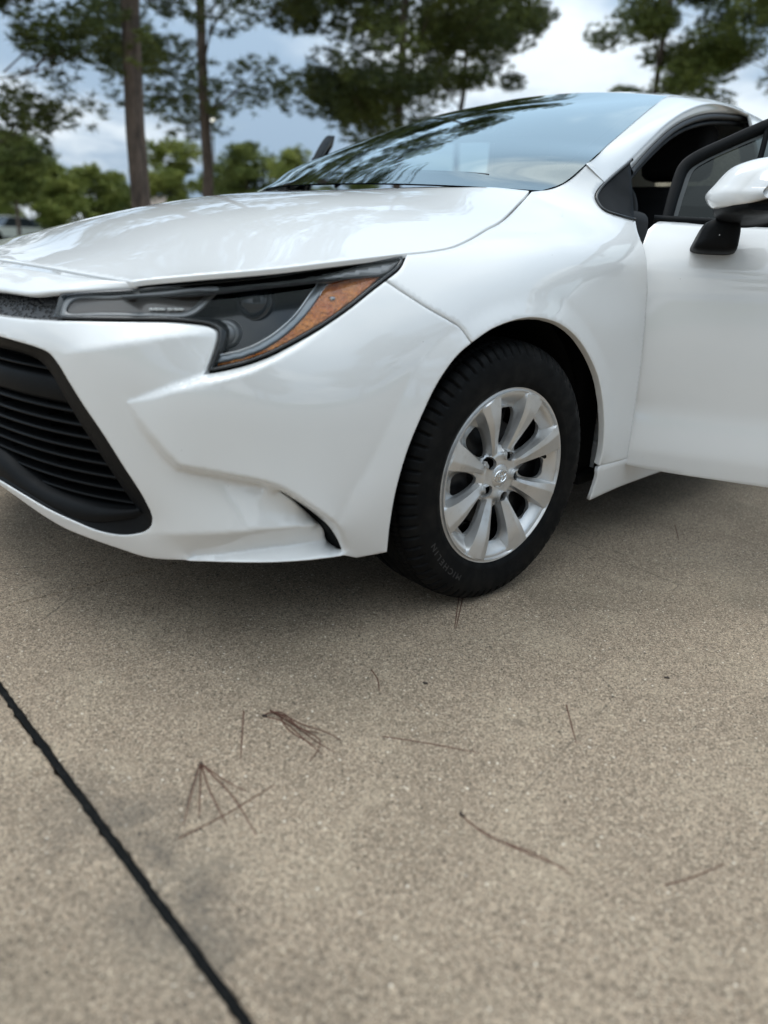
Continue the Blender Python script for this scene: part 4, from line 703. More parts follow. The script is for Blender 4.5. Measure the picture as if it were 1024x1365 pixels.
# ---- headlamps
def head_outline(): return chain(D['hltop'], np.vstack([D['hltop'][-1], D['hllow'][-1]]), D['hllow'][::-1], D['hlbot'][::-1][:3], D['hlbot'][::-1][2:], np.vstack([D['hlbot'][0], D['hltop'][0]]))
def shifted(P, o): U, r = Wrap.uvh(P); return Wrap.xyz(U, r+o)
def lampset(side):
    root = empty('headlight', parent=car); parts = []
    O = head_outline(); U, r = Wrap.uvh(O)
    parts.append(panel('lamp_lens', Wrap, O, M['lens'], root, spacing=.010, gap=.0045, depth=0, offset=-.002))
    I = Wrap.xyz(inset2d(U, .0055), Wrap.base(inset2d(U, .0055))-.004)
    I2 = Wrap.xyz(inset2d(U, .0085), Wrap.base(inset2d(U, .0085))-.030)
    Ob = Wrap.xyz(inset2d(U, .0012), r-.004); Oc = Wrap.xyz(inset2d(U, .0012), r-.020)
    n = len(O); rows = [Oc, Ob, I, I2]
    parts.append(mesh('lamp_seal', np.vstack(rows), grid_faces(4, n, close_v=True), M['gloss'], root))
    parts.append(panel('lamp_housing', Wrap, O, M['lamp_dark'], root, spacing=.015, gap=.004, depth=0, offset=-.062))
    dro = spline(D['drl_o'], .004, closed=True); dri = spline(D['drl_i'], .004, closed=True)
    f = panel('light_frame', Wrap, dro, M['lamp_grey'], root, holes=[dri], spacing=.006, gap=0, depth=.006, lip=.0006); parts.append(f)
    parts.append(panel('light_guide', Wrap, dri, M['lamp_brown'], root, spacing=.008, gap=0, depth=0, offset=-.004))
    for p in D['leds']: 
        q = shifted(p[None], .004)[0]; parts.append(rbox('led', q-np.array([.0035, .0045, .0022]), q+np.array([.0035, .0045, .0022]), M['lamp_led'], root, r=.001))
    parts.append(panel('amber_reflector', Wrap, chain(D['amber'][:6], D['amber'][5:8], np.vstack([D['amber'][7:], D['amber'][:1]]), step=.004), M['amber'], root, spacing=.006, gap=0, depth=.01, lip=.0006))
    parts.append(panel('lamp_bar', Wrap, chain(D['bar'][:6], D['bar'][5:7], D['bar'][6:], np.vstack([D['bar'][-1], D['bar'][0]]), step=.004), M['lamp_silver'], root, spacing=.005, gap=0, depth=.012, lip=.002))
    parts.append(panel('lamp_strip', Wrap, chain(D['strip'][:3], D['strip'][2:], np.vstack([D['strip'][-1], D['strip'][0]]), step=.004), M['lamp_grey'], root, spacing=.006, gap=0, depth=.006, lip=.001))
    top = shifted(spline(D['hltop'][2:], .01), -.012)+np.array([0, 0, -.006]); parts.append(tube('chrome_edge', top, .0012, M['chrome'], root, n=6, step=.012))
    parts.append(tube('chrome_edge', shifted(D['bar'][6:], .003), .0011, M['chrome'], root, n=6, step=.008))
    parts.append(tube('chrome_edge', shifted(D['amber'][5:9], .004), .0010, M['chrome'], root, n=6, step=.008))
    bulb = D['amber'][8]*.6+D['amber'][4]*.4; parts.append(rbox('bulb', bulb-np.array([.006, .004, .004]), bulb+np.array([.006, .004, .004]), M['chrome'], root, r=.002))
    for key, rad, mt in (('proj', .030, 'projector'), ('proj2', .020, 'lamp_grey')):
        c = D[key][0]; d = np.array([-.72, -.62, .12]); d /= np.linalg.norm(d); aa = np.cross(d, [0, 0, 1.]); aa /= np.linalg.norm(aa); bb = np.cross(aa, d); V = []
        for ph_ in np.linspace(0, 1, 10):
            rr = rad*math.sin(ph_*math.pi/2) ; dd = rad*.55*math.cos(ph_*math.pi/2)
            for k in range(28): V.append(c+d*dd+rr*(math.cos(k*math.pi/14)*aa+math.sin(k*math.pi/14)*bb))
        for rr, dd in ((rad*1.12, .002), (rad*1.25, -.006), (rad*1.35, -.03)):
            for k in range(28): V.append(c+d*dd+rr*(math.cos(k*math.pi/14)*aa+math.sin(k*math.pi/14)*bb))
        parts.append(mesh('projector_lens', V, grid_faces(13, 28, close_v=True), M[mt], root))
    return root, parts
hr, hp = lampset(0)
hr2 = empty('headlight', parent=car)
for q in hp: mirrored(q, hr2)
# ---- dark backing behind the shut lines
def backing(P, o, w, name='seam_backing'):
    U, r = Wrap.uvh(spline(P, .01)); T = np.gradient(U, axis=0); T /= np.linalg.norm(T, axis=1)[:, None]; N = np.stack([-T[:, 1], T[:, 0]], 1)
    rows = [Wrap.xyz(U+N*w, Wrap.base(U+N*w)-o), Wrap.xyz(U-N*w, Wrap.base(U-N*w)-o)]
    return mesh(name, np.vstack(rows), grid_faces(2, len(U)), M['black'], car)
both(lambda: backing(D['seam'], .014, .02)); both(lambda: backing(D['apil'][1:], .016, .008)); both(lambda: backing(D['rseam'], .014, .015))
# ---- windscreen and roof
C1 = D['C1']
roof_edge = np.vstack([C1[-1], [(1.45, -.478, 1.358), (1.75, -.485, 1.372), (2.1, -.487, 1.362), (2.45, -.482, 1.322)]])
e_ = np.vstack([[(.355, -.628, .963), (.425, -.645, .987)], C1[:]]); e_ = resample(e_, 40)
c_ = resample(np.array([(.150, 0, .972), (.30, 0, 1.045), (.50, 0, 1.138), (.80, 0, 1.256), (1.16, 0, 1.356)]), 40)
S = np.linspace(-1, 1, 61); A_ = np.abs(S)[None, :, None]**2.3
ws = c_[:, None, :]*(1-A_)+e_[:, None, :]*A_; ws[:, :, 1] = e_[:, 1][:, None]*-S[None, :]*-1
ws_in = ws.copy()
def sub(name, i0, i1, j0, j1, m, off=0.):
    W_ = ws[i0:i1, j0:j1]; V = W_.reshape(-1, 3)+np.array([-.35, 0, .94])*off; return mesh(name, V, grid_faces(W_.shape[0], W_.shape[1], flip=True), m, car)
sub('windscreen', 0, 40, 0, 61, M['glass'])
# printed black border on the inside of the glass
bw = 3
V = []; F = []
for (i0, i1, j0, j1) in ((0, 5, 0, 61), (37, 40, 0, 61), (4, 38, 0, 3), (4, 38, 58, 61)):
    s = len(V); W_ = ws[i0:i1, j0:j1]; V += list(W_.reshape(-1, 3)+np.array([.35, 0, -.94])*.004); F += [tuple(q+s for q in f) for f in grid_faces(i1-i0, j1-j0)]
mesh('windscreen_border', V, F, M['frit'], car)
rx = resample(np.array([(1.16, 0, 1.356), (1.45, 0, 1.402), (1.8, 0, 1.420), (2.15, 0, 1.412), (2.5, 0, 1.378)]), 30); re_ = resample(roof_edge, 30)
rf = rx[:, None, :]*(1-A_)+re_[:, None, :]*A_; rf[:, :, 1] = re_[:, 1][:, None]*S[None, :]
rf2 = np.concatenate([rf[:, :1]+np.array([0, -.006, -.012]), rf, rf[:, -1:]+np.array([0, .006, -.012])], 1); rf2 = np.concatenate([rf2[:1]+np.array([-.004, 0, -.014]), rf2], 0)
mesh('roof', rf2.reshape(-1, 3), grid_faces(31, 63), M['paint'], car)
mesh('headliner', (rf*np.array([1, .97, 1])-np.array([0, 0, .03])).reshape(-1, 3), grid_faces(30, 61), M['headliner'], car)
# ---- body side: pillar, roof rail, rear quarter, sill
C2 = np.array(D['C2']); C2 = np.vstack([C2[:6], [(1.52, -.592, 1.325), (1.66, -.594, 1.322)]])
arch_r = [(2.70+.36*math.cos(t), -.868, .312+.36*math.sin(t)) for t in np.linspace(math.pi*1.09, -math.pi*.09, 13)]
re17 = resample(roof_edge, 200); re17 = re17[re17[:, 0] >= 1.655]; rear_edge = re17[::12]; rear_edge = np.vstack([rear_edge, re17[-1]])
side_outline = chain(rear_edge, np.array([roof_edge[-1], (2.8, -.515, 1.215), (3.05, -.57, 1.075)]), np.array([(3.05, -.57, 1.075), (3.4, -.60, 1.055), (3.60, -.62, 1.045)]), np.array([(3.60, -.62, 1.045), (3.66, -.66, .85), (3.69, -.70, .6), (3.66, -.72, .25)]),
                     np.array([(3.66, -.72, .25), (3.08, -.85, .20)]), np.array(arch_r[::-1]), np.array([arch_r[0], (1.6, -.856, .18), (.60, -.858, .178), D['arch_sill'][-1]]), D['arch_sill'][::-1], D['rseam'][::-1],
                     np.array([D['rseam'][0], (.60, -.868, .262), (1.58, -.868, .262)]), np.array([(1.58, -.868, .262), (1.66, -.879, .60), (1.68, -.80, .90)]), np.array([(1.68, -.80, .90), (1.72, -.66, 1.13), C2[-1]]), np.array([C2[-1], rear_edge[0]]), step=.012)
def a_pillar():
    n = 90; re = resample(roof_edge, 200); t_ = np.vstack([C1, re[(re[:, 0] < 1.655)][8::20], rear_edge[:1]]); T = resample(t_, n); Bc = resample(C2, n); rows = []
    Bc = np.stack([np.interp(np.linspace(0, 1, n), np.linspace(0, 1, n), Bc[:, k]) for k in range(3)], 1)
    T[0] += (T[0]-T[1])*.9; Bc[0] += (Bc[0]-Bc[1])*.9
    for t in (0., .08, .2, .35, .5, .65, .8, .92, 1.): rows.append(T*(1-t)+Bc*t+np.array([-.15, -.62, .55])*(.011*4*t*(1-t)*np.clip(np.arange(n)/22, 0, 1)[:, None]-.0015))
    rows = [rows[0]+np.array([.004, .012, -.010])]+rows+[rows[-1]+np.array([.004, .014, -.003])]
    return mesh('a_pillar', np.vstack(rows), grid_faces(len(rows), n), M['paint'], car)
both(a_pillar)
win = np.array([(1.80, -.76, .94), (1.86, -.66, 1.12), (1.90, -.60, 1.27), (2.2, -.60, 1.27), (2.45, -.62, 1.20), (2.62, -.665, 1.10), (2.70, -.74, .965), (2.3, -.765, .945)])
win_h = np.stack([win[:, 0], -Side.base(win[:, [0, 2]]), win[:, 2]], 1)
bs = panel('body_side', Side, side_outline, M['paint'], car, holes=[chain(win_h[:3], win_h[2:6], win_h[5:7], np.vstack([win_h[6:], win_h[:1]]), step=.012)], spacing=.013, gap=-.0008, depth=.010, smooth=8)
mirrored(bs, car)
both(lambda: panel('rear_window', Side, chain(win_h[:3], win_h[2:6], win_h[5:7], np.vstack([win_h[6:], win_h[:1]]), step=.02), M['glass'], car, spacing=.04, gap=-.006, depth=0, offset=-.012))
# ---- rear end
rg = [resample(np.array([(2.5, -.48, 1.33), (2.5, 0, 1.378), (2.5, .48, 1.33)]), 31), resample(np.array([(2.8, -.51, 1.215), (2.83, 0, 1.245), (2.8, .51, 1.215)]), 31), resample(np.array([(3.05, -.57, 1.075), (3.12, 0, 1.092), (3.05, .57, 1.075)]), 31)]
mesh('rear_window', np.vstack(rg), grid_faces(3, 31), M['glass'], car)
tl = [resample(np.array([(x, -w, z), (x+.04, 0, z+.015), (x, w, z)]), 31) for x, w, z in ((3.05, .57, 1.075), (3.4, .60, 1.055), (3.6, .62, 1.045), (3.64, .63, .98), (3.66, .66, .85), (3.69, .70, .6), (3.70, .72, .45), (3.66, .72, .25), (3.6, .7, .2))]
mesh('boot_lid', np.vstack(tl), grid_faces(len(tl), 31), M['paint'], car)
# ---- door opening trim: white flange, rubber seals
C3 = np.vstack([D['C3'], [(1.70, -.572, 1.305)]])
c2b = resample(np.vstack([D['C2'][1:6], C2[6:]]), 50); c3b = resample(C3, 50)
def flange():
    c = c3b; rows = [c2b+np.array([0, .003, -.001]), c2b*.45+c*.55+np.array([0, .004, 0]), c, c+np.array([0, .03, .0])]
    return mesh('pillar_flange', np.vstack(rows), grid_faces(4, 50), M['paint'], car)
both(flange)
both(lambda: tube('door_seal', c3b+np.array([.006, .006, -.010]), .010, M['seal'], car, n=8, step=.02))
both(lambda: tube('door_seal', c3b+np.array([.018, .016, -.028]), .008, M['plastic'], car, n=8, step=.02))
# ---- mirror sail (fixed black triangle)
def sail():
    p = [D['tri'][1:4], D['tri'][3:7], np.array([D['tri'][6], D['sail'][0]]), np.array([D['sail'][0], D['tri'][0], D['tri'][1]])]
    O = np.vstack([D['tri'][0:1]*.999, D['tri'][1:7], [D['tri'][6]+np.array([.012, .004, .002])], [(.66, -.700, 1.066)]])
    o = chain(np.vstack([O[0], O[1]]), O[1:4], O[3:7], np.vstack([O[6], O[7]]), np.vstack([O[7], O[8]]), np.vstack([O[8], O[0]]), step=.006)
    return panel('mirror_sail', Side, o, M['plastic'], car, spacing=.01, gap=.001, depth=.012, offset=-.0025)
both(sail)
def sail_face():
    O = np.vstack([D['tri'][0:1]*.999, D['tri'][1:7], [D['tri'][6]+np.array([.012, .004, .002])], [(.66, -.700, 1.066)]]); U, r = Side.uvh(chain(O[:2], O[1:4], O[3:7], O[6:8], O[7:9], np.vstack([O[8], O[0]]), step=.008)); U2 = inset2d(U, .013)
    return panel('sail_face', Side, Side.xyz(U2, Side.base(U2)), M['plastic'], car, spacing=.012, gap=0, depth=.006, offset=0)
both(lambda: tube('sail_trim', np.vstack([[(.66, -.702, 1.066)], D['tri'][:7]])+np.array([0, -.002, 0]), .004, M['gloss'], car, n=8))
# ---- inside of the hinge pillar and the cabin
def hinge_pillar():
    top = D['dcut'].copy(); rows = [top+np.array([-.002, .012, 0]), top+np.array([.012, .05, 0]), top+np.array([.02, .16, 0])]
    return mesh('hinge_pillar', np.vstack([resample(r, 30) for r in rows]), grid_faces(3, 30), M['paint'], car)
both(hinge_pillar)
both(lambda: rbox('pillar_trim', (.585, -.755, .60), (.66, -.66, .90), M['interior'], car, r=.02))
both(lambda: rbox('sill', (.56, -.855, .19), (1.62, -.70, .300), M['paint'], car, r=.015))
rbox('cabin_floor', (.45, -.72, .22), (3.1, .72, .26), M['interior'], car, r=.01)
rbox('firewall', (.42, -.60, .25), (.47, .60, .88), M['black'], car, r=.01)
dash = [np.array([(x, -w, z), (x-.03, -w*.5, z+.012), (x-.04, 0, z+.015), (x-.03, w*.5, z+.012), (x, w, z)]) for x, w, z in ((.34, .58, .935), (.50, .66, .950), (.68, .70, .945), (.78, .71, .915), (.82, .71, .83), (.80, .70, .66), (.66, .69, .52))]
loft('dashboard', dash, M['interior'], car, n=31)
both(lambda: rbox('dash_end', (.62, -.72, .70), (.80, -.66, .94), M['interior'], car, r=.03))
# steering wheel
th = np.linspace(0, 2*math.pi, 33)[:-1]; tube('steering_wheel', np.stack([.98+.075*np.sin(th), -.37+.185*np.cos(th), .90+.165*np.sin(th)], 1).tolist()+[(.98, -.185, .90)], .015, M['interior'], car, n=8, step=.02)
def seat(y, x=1.25, name='front_seat'):
    s = empty(name, (x, y, .3), parent=car)
    rbox('seat_cushion', (-.30, -.25, .02), (.25, .25, .22), M['fabric'], s, r=.05); rbox('seat_back', (.16, -.25, .15), (.36, .25, .78), M['fabric'], s, r=.06, taper=(.10, -.12, .03)); rbox('headrest', (.30, -.13, .80), (.42, .13, 1.0), M['fabric'], s, r=.04); return s
seat(-.37); seat(.37)
s = empty('rear_seat', (2.15, 0, .3), parent=car); rbox('seat_cushion', (-.25, -.62, .02), (.3, .62, .22), M['fabric'], s, r=.05); rbox('seat_back', (.2, -.62, .15), (.42, .62, .76), M['fabric'], s, r=.05, taper=(.12, -.14, .04))
# ---- wheel arches, under-tray
def liner(x, r):
    A = np.linspace(-.35, math.pi+.35, 40); V = [(x+r*math.cos(a), y, .312+r*math.sin(a)) for y in (-.80, -.52) for a in A]+[(x, -.52, .312)]
    F = grid_faces(2, 40)+[(40+i, 40+i+1, 80) for i in range(39)]; return mesh('wheel_arch_liner', V, F, M['black'], car)
both(lambda: liner(.012, .388)); both(lambda: liner(2.70, .372))
rbox('under_tray', (-.66, -.50, .235), (3.5, .50, .26), M['black'], car, r=.005)
rbox('front_structure', (-.72, -.50, .27), (-.43, .50, .70), M['black'], car, r=.02)
both(lambda: rbox('side_structure', (.43, -.78, .20), (.55, -.5, .80), M['black'], car, r=.02))
both(lambda: rbox('under_tray', (.45, -.80, .19), (2.3, -.51, .22), M['black'], car, r=.005))
# wiper and cowl
cw = hood_rear*np.array([1, .93, 1])+np.array([0, 0, -.003])
loft('cowl', [cw+np.array([-.01, 0, -.02]), cw+np.array([.04, 0, -.024]), cw+np.array([.05, 0, -.014])], M['plastic'], car)
loft('cowl', [(cw+np.array([-.01, 0, -.02]))*flipy, (cw+np.array([.04, 0, -.024]))*flipy, (cw+np.array([.05, 0, -.014]))*flipy], M['plastic'], car)
tube('wiper', [(.335, -.47, .994), (.305, -.38, 1.001), (.262, -.20, 1.006), (.240, 0, 1.008), (.245, .18, 1.006)], [.012, .009, .007, .006, .005], M['plastic'], car, n=6)
# ---- wheels
R_T, W_T = .314, .107
def tyre_mesh():
    prof = []      # (axial from centre, radius, kind) from outer bead over the tread to the inner bead
    k = [(-.088, .206), (-.099, .2105), (-.1045, .222), (-.1072, .242), (-.1075, .258), (-.1055, .274), (-.101, .288), (-.0955, .297), (-.089, .3035), (-.080, .3085), (-.070, .3112), (-.05, .3130), (-.025, .3138), (0, .314)]
    a = np.array(k); s = np.r_[0, np.cumsum(np.linalg.norm(np.diff(a, axis=0), axis=1))]; t = np.linspace(0, s[-1], 46)
    fx, fy = natural_spline(s, a[:, 0]), natural_spline(s, a[:, 1]); y = fx(t); r = fy(t); y = np.r_[y, -y[-2::-1]]; r = np.r_[r, r[-2::-1]]
    nt = 72*14; th = np.arange(nt)/nt*2*math.pi; Y = np.tile(y, (nt, 1)); RR = np.tile(r, (nt, 1)); TH = np.tile(th[:, None], (1, len(y)))
    d = np.zeros_like(RR); ay = np.abs(Y)
    for g in (.0, .038, .066): d += .0060*np.exp(-((ay-g)/.0042)**4)*(r[None] > .3)
    # shoulder blocks: lateral cuts every 5 degrees, ending in a rounded notch on the sidewall
    ph = (TH*72/(2*math.pi)+.18*np.sign(Y)) % 1.0
    jit = .5+.08*np.sin(TH*9)
    cut = np.exp(-((ph-jit)/.115)**4)*((ay > .070) & (RR > .286)); d += .0062*cut
    sip = np.exp(-((((TH*144/(2*math.pi)) % 1.0)-.5)/.10)**4)*((ay < .064) & (ay > .042)); d += .0035*sip
    # fine rings on the sidewall
    d -= .0012*np.exp(-((RR-.2855)/.0016)**2)*(ay > .09); d -= .0010*np.exp(-((RR-.2245)/.0018)**2)*(ay > .09); d -= .0006*np.exp(-((RR-.240)/.001)**2)*(ay > .09)
    # outward normal in the section
    ty, tr = np.gradient(y), np.gradient(r); L = np.hypot(ty, tr); ny, nr = -tr/L, ty/L
    Y = Y-ny[None]*d; RR = RR-nr[None]*d
    V = np.stack([RR*np.cos(TH), Y, RR*np.sin(TH)], 2).reshape(-1, 3)
    return V, grid_faces(nt, len(y), close_u=True)
SPK = [math.radians(22+45*k) for k in range(8)]
def SW(r): return .0095+.0230*np.clip((np.asarray(r)-.06)/.14, 0, 1)**1.3      # half width of a spoke
def sstep(x): x = np.clip(x, 0, 1); return x*x*(3-2*x)
def cover_height(U):
    rho = np.hypot(U[:, 0], U[:, 1]); th = np.arctan2(U[:, 1], U[:, 0]); top = -.021+.020*sstep((rho-.045)/.13)
    rim = sstep((rho-.170)/.030); floor = (-.038+.006*sstep((rho-.06)/.10))*(1-rim)+(-.0075)*rim
    floor = floor*(1-sstep((.074-rho)/.022))+top*sstep((.074-rho)/.022)
    best = np.full(len(U), -9.)
    for s in SPK:
        d = (th-s+math.pi) % (2*math.pi)-math.pi; lat = rho*np.sin(np.clip(d, -1.5, 1.5)); w = SW(rho)
        k = 1-np.clip((np.abs(lat)-w)/.0038, 0, 1); ridge = .0062*(1-np.minimum(1, np.abs(lat/w-.35)/(1.35-.0)))*sstep((rho-.05)/.04)
        tw = top+ridge-.003; best = np.maximum(best, floor+(tw-floor)*k)
    h = best; lipz = np.clip((rho-.2048)/.0024, 0, 1); h = h*(1-lipz)+(-.001)*lipz-.006*np.clip((rho-.2086)/.0019, 0, 1)
    h = np.where(rho < .036, np.maximum(h, -.0205), h); return h
def cover_panel(parent):
    ring = lambda r, n: np.array([(r*math.cos(2*math.pi*k/n), 0, r*math.sin(2*math.pi*k/n)) for k in range(n)])
    holes = []
    for s in SPK:
        c = s+math.pi/8; t = np.linspace(0, 1, 22); rho = .074+(.172-.074)*t
        hw = np.maximum((math.pi/8)*rho-SW(rho)-.0056, .004)*np.sqrt(np.maximum(1-np.abs(2*t-1)**3.0, 0)); a = hw/rho
        P = [(r*math.cos(c+q), 0, r*math.sin(c+q)) for r, q in zip(rho, a)]+[(r*math.cos(c-q), 0, r*math.sin(c-q)) for r, q in list(zip(rho, a))[::-1][1:-1]]
        holes.append(spline(np.array(P), .0035, closed=True))
    for k in range(5):
        c = math.radians(-5+72*k); x, z = .0535*math.cos(c), .0535*math.sin(c)
        holes.append(np.array([(x+0.0135*math.cos(q), 0, z+.0135*math.sin(q)) for q in np.linspace(0, 2*math.pi, 21)[:-1]]))
    feats = []
    for s in SPK:
        for q in (-1, 1):
            for e in (0., .0038):
                P = []
                for rho in np.linspace(.066, .196, 24):
                    a = s+q*math.asin((SW(rho)+e)/rho); P.append((rho*math.cos(a), 0, rho*math.sin(a)))
                feats.append(np.array(P))
        feats.append(np.array([(rho*math.cos(s+.35*math.asin(SW(rho)/rho)), 0, rho*math.sin(s+.35*math.asin(SW(rho)/rho))) for rho in np.linspace(.055, .198, 20)]))
    for rr_ in (.2048, .2072, .2086): feats.append(ring(rr_, 160)[list(range(160))+[0]])
    return panel('wheel_cover', Flat, ring(.2105, 480), M['silver'], parent, holes=holes, feats=feats, spacing=.0034, gap=0, depth=.012, height=cover_height, lip=.0008, hole_depth=.010)
def letters(parent, text, rad, a_start, size, y, m):
    """raised lettering that runs clockwise round the sidewall, tops outwards"""
    V = []; F = []; ang = a_start
    for chx in text:
        cu = bpy.data.curves.new('glyph', 'FONT'); cu.body = chx; cu.size = size; cu.extrude = .0005; cu.offset = .0004
        ob = bpy.data.objects.new('glyph', cu); COL.objects.link(ob); dg = bpy.context.evaluated_depsgraph_get(); me = ob.evaluated_get(dg).to_mesh()
        co = np.array([v.co[:] for v in me.vertices]); fs = [tuple(p.vertices) for p in me.polygons]; ob.evaluated_get(dg).to_mesh_clear()
        w = co[:, 0].max() if len(co) else size*.4; s = len(V)
        for q in co:
            a = ang-(q[0])/rad*1.0; r = rad+q[1]*.82; V.append((r*math.cos(a), y-q[2], r*math.sin(a)))
        F += [tuple(i+s for i in f) for f in fs]; ang -= (w+size*.26)/rad
        bpy.data.objects.remove(ob); bpy.data.curves.remove(cu)
    return mesh('sidewall_lettering', V, F, m, parent, smooth=False)
M['lettering'] = mat('lettering_rubber', (.022, .022, .023), .5)
def wheel(loc, rz):
    w = empty('wheel', loc, parent=car, rz=rz)
    V, F = tyre_mesh(); t = mesh('tyre', V, F, M['rubber'], w)
    letters(t, 'MICHELIN', .2495, math.radians(240), .024, -.1073, M['lettering'])
    c = cover_panel(w); c.data.set_sharp_from_angle(angle=math.radians(30)); c.location = (0, -.1055, 0); c.scale = (.980, 1, .980)
    cap = revolve('centre_cap', [(-.0890, .0), (-.0888, .012), (-.0876, .022), (-.0850, .0285), (-.0820, .030), (-.075, .0302)][::-1], M['silver'], w, n=48)
    # emblem of three overlapping ovals
    def oval(cx, cz, rx, rz_, th_, n=40): return [(cx+(rx)*math.cos(a), cz+rz_*math.sin(a), th_) for a in np.linspace(0, 2*math.pi, n)[:-1]]
    V = []; F = []
    for cx, cz, rx, rz_ in ((0, 0, .0205, .0205*.72), (0, .0065*.85, .0175, .0062), (0, .0005, .0066, .0132)):
        P = np.array(oval(cx, cz, rx, rz_, 0))[:, :2]; T = np.roll(P, -1, 0)-np.roll(P, 1, 0); T /= np.linalg.norm(T, axis=1)[:, None]; N = np.stack([T[:, 1], -T[:, 0]], 1); s = len(V)
        for o, h in ((.0015, -.0865), (.0010, -.0912), (-.0010, -.0912), (-.0015, -.0865)): V += [(p[0], h, p[1]) for p in P+N*o]
        F += [tuple(q+s for q in f) for f in grid_faces(4, len(P), close_v=True)]
    mesh('emblem', V, F, M['chrome'], cap)
    revolve('rim', [(-.090, .2045), (-.086, .198), (-.06, .195), (-.045, .188), (.06, .188), (.09, .205)], M['steel'], w, n=64)
    # steel disc behind the cover, with pressed ribs and vent holes
    A = np.linspace(0, 2*math.pi, 97)[:-1]; rr = [.03, .06, .085, .105, .125, .145, .165, .188]; V = [(r*math.cos(a), -.042-.012*(.5+.5*math.cos(8*a))*math.exp(-((r-.125)/.03)**2)-.014*math.exp(-((r-.085)/.014)**2), r*math.sin(a)) for r in rr for a in A]
    F = [f for i, f in enumerate(grid_faces(len(rr), 96, close_v=True)) if not (4 <= i//96 <= 5 and (i % 12) in (4, 5, 6))]
    mesh('steel_wheel', V, F, M['steel'], w)
    revolve('brake_disc', [(-.012, .06), (-.012, .137), (.012, .137), (.012, .06)], M['disc'], w, n=64)
    # lug nuts in their holes and the valve stem
    for k in range(5):
        c0 = math.radians(-5+72*k); x, z = .0535*math.cos(c0), .0535*math.sin(c0)
        V = [(x+r*math.cos(a), y, z+r*math.sin(a)) for y, r in ((-.045, .010), (-.062, .0095), (-.066, .007), (-.066, .0001)) for a in np.linspace(0, 2*math.pi, 13)[:-1]]
        mesh('lug_nut', V, grid_faces(4, 12, close_v=True), M['steel'], w, smooth=False)
    tube('valve_stem', [(.160, -.060, .030), (.156, -.085, .029), (.150, -.096, .028)], [.0055, .006, .005], M['rubber'], w, n=10, step=.006)
    return w
def copy_tree(o, parent):
    c = o.copy(); COL.objects.link(c); c.parent = parent
    for ch in o.children: copy_tree(ch, c)
    return c
w0 = wheel((0, -.7655, .312), math.radians(-4))
for (x, y, rz) in ((0, .7655, math.pi-math.radians(4)), (2.70, -.7655, 0), (2.70, .7655, math.pi)):
    w = copy_tree(w0, car); w.location = (x, y, .312); w.rotation_euler = (0, 0, rz)
rbox('brake_caliper', (-.14, -.80, .30), (-.07, -.70, .44), M['steel'], car, r=.015)
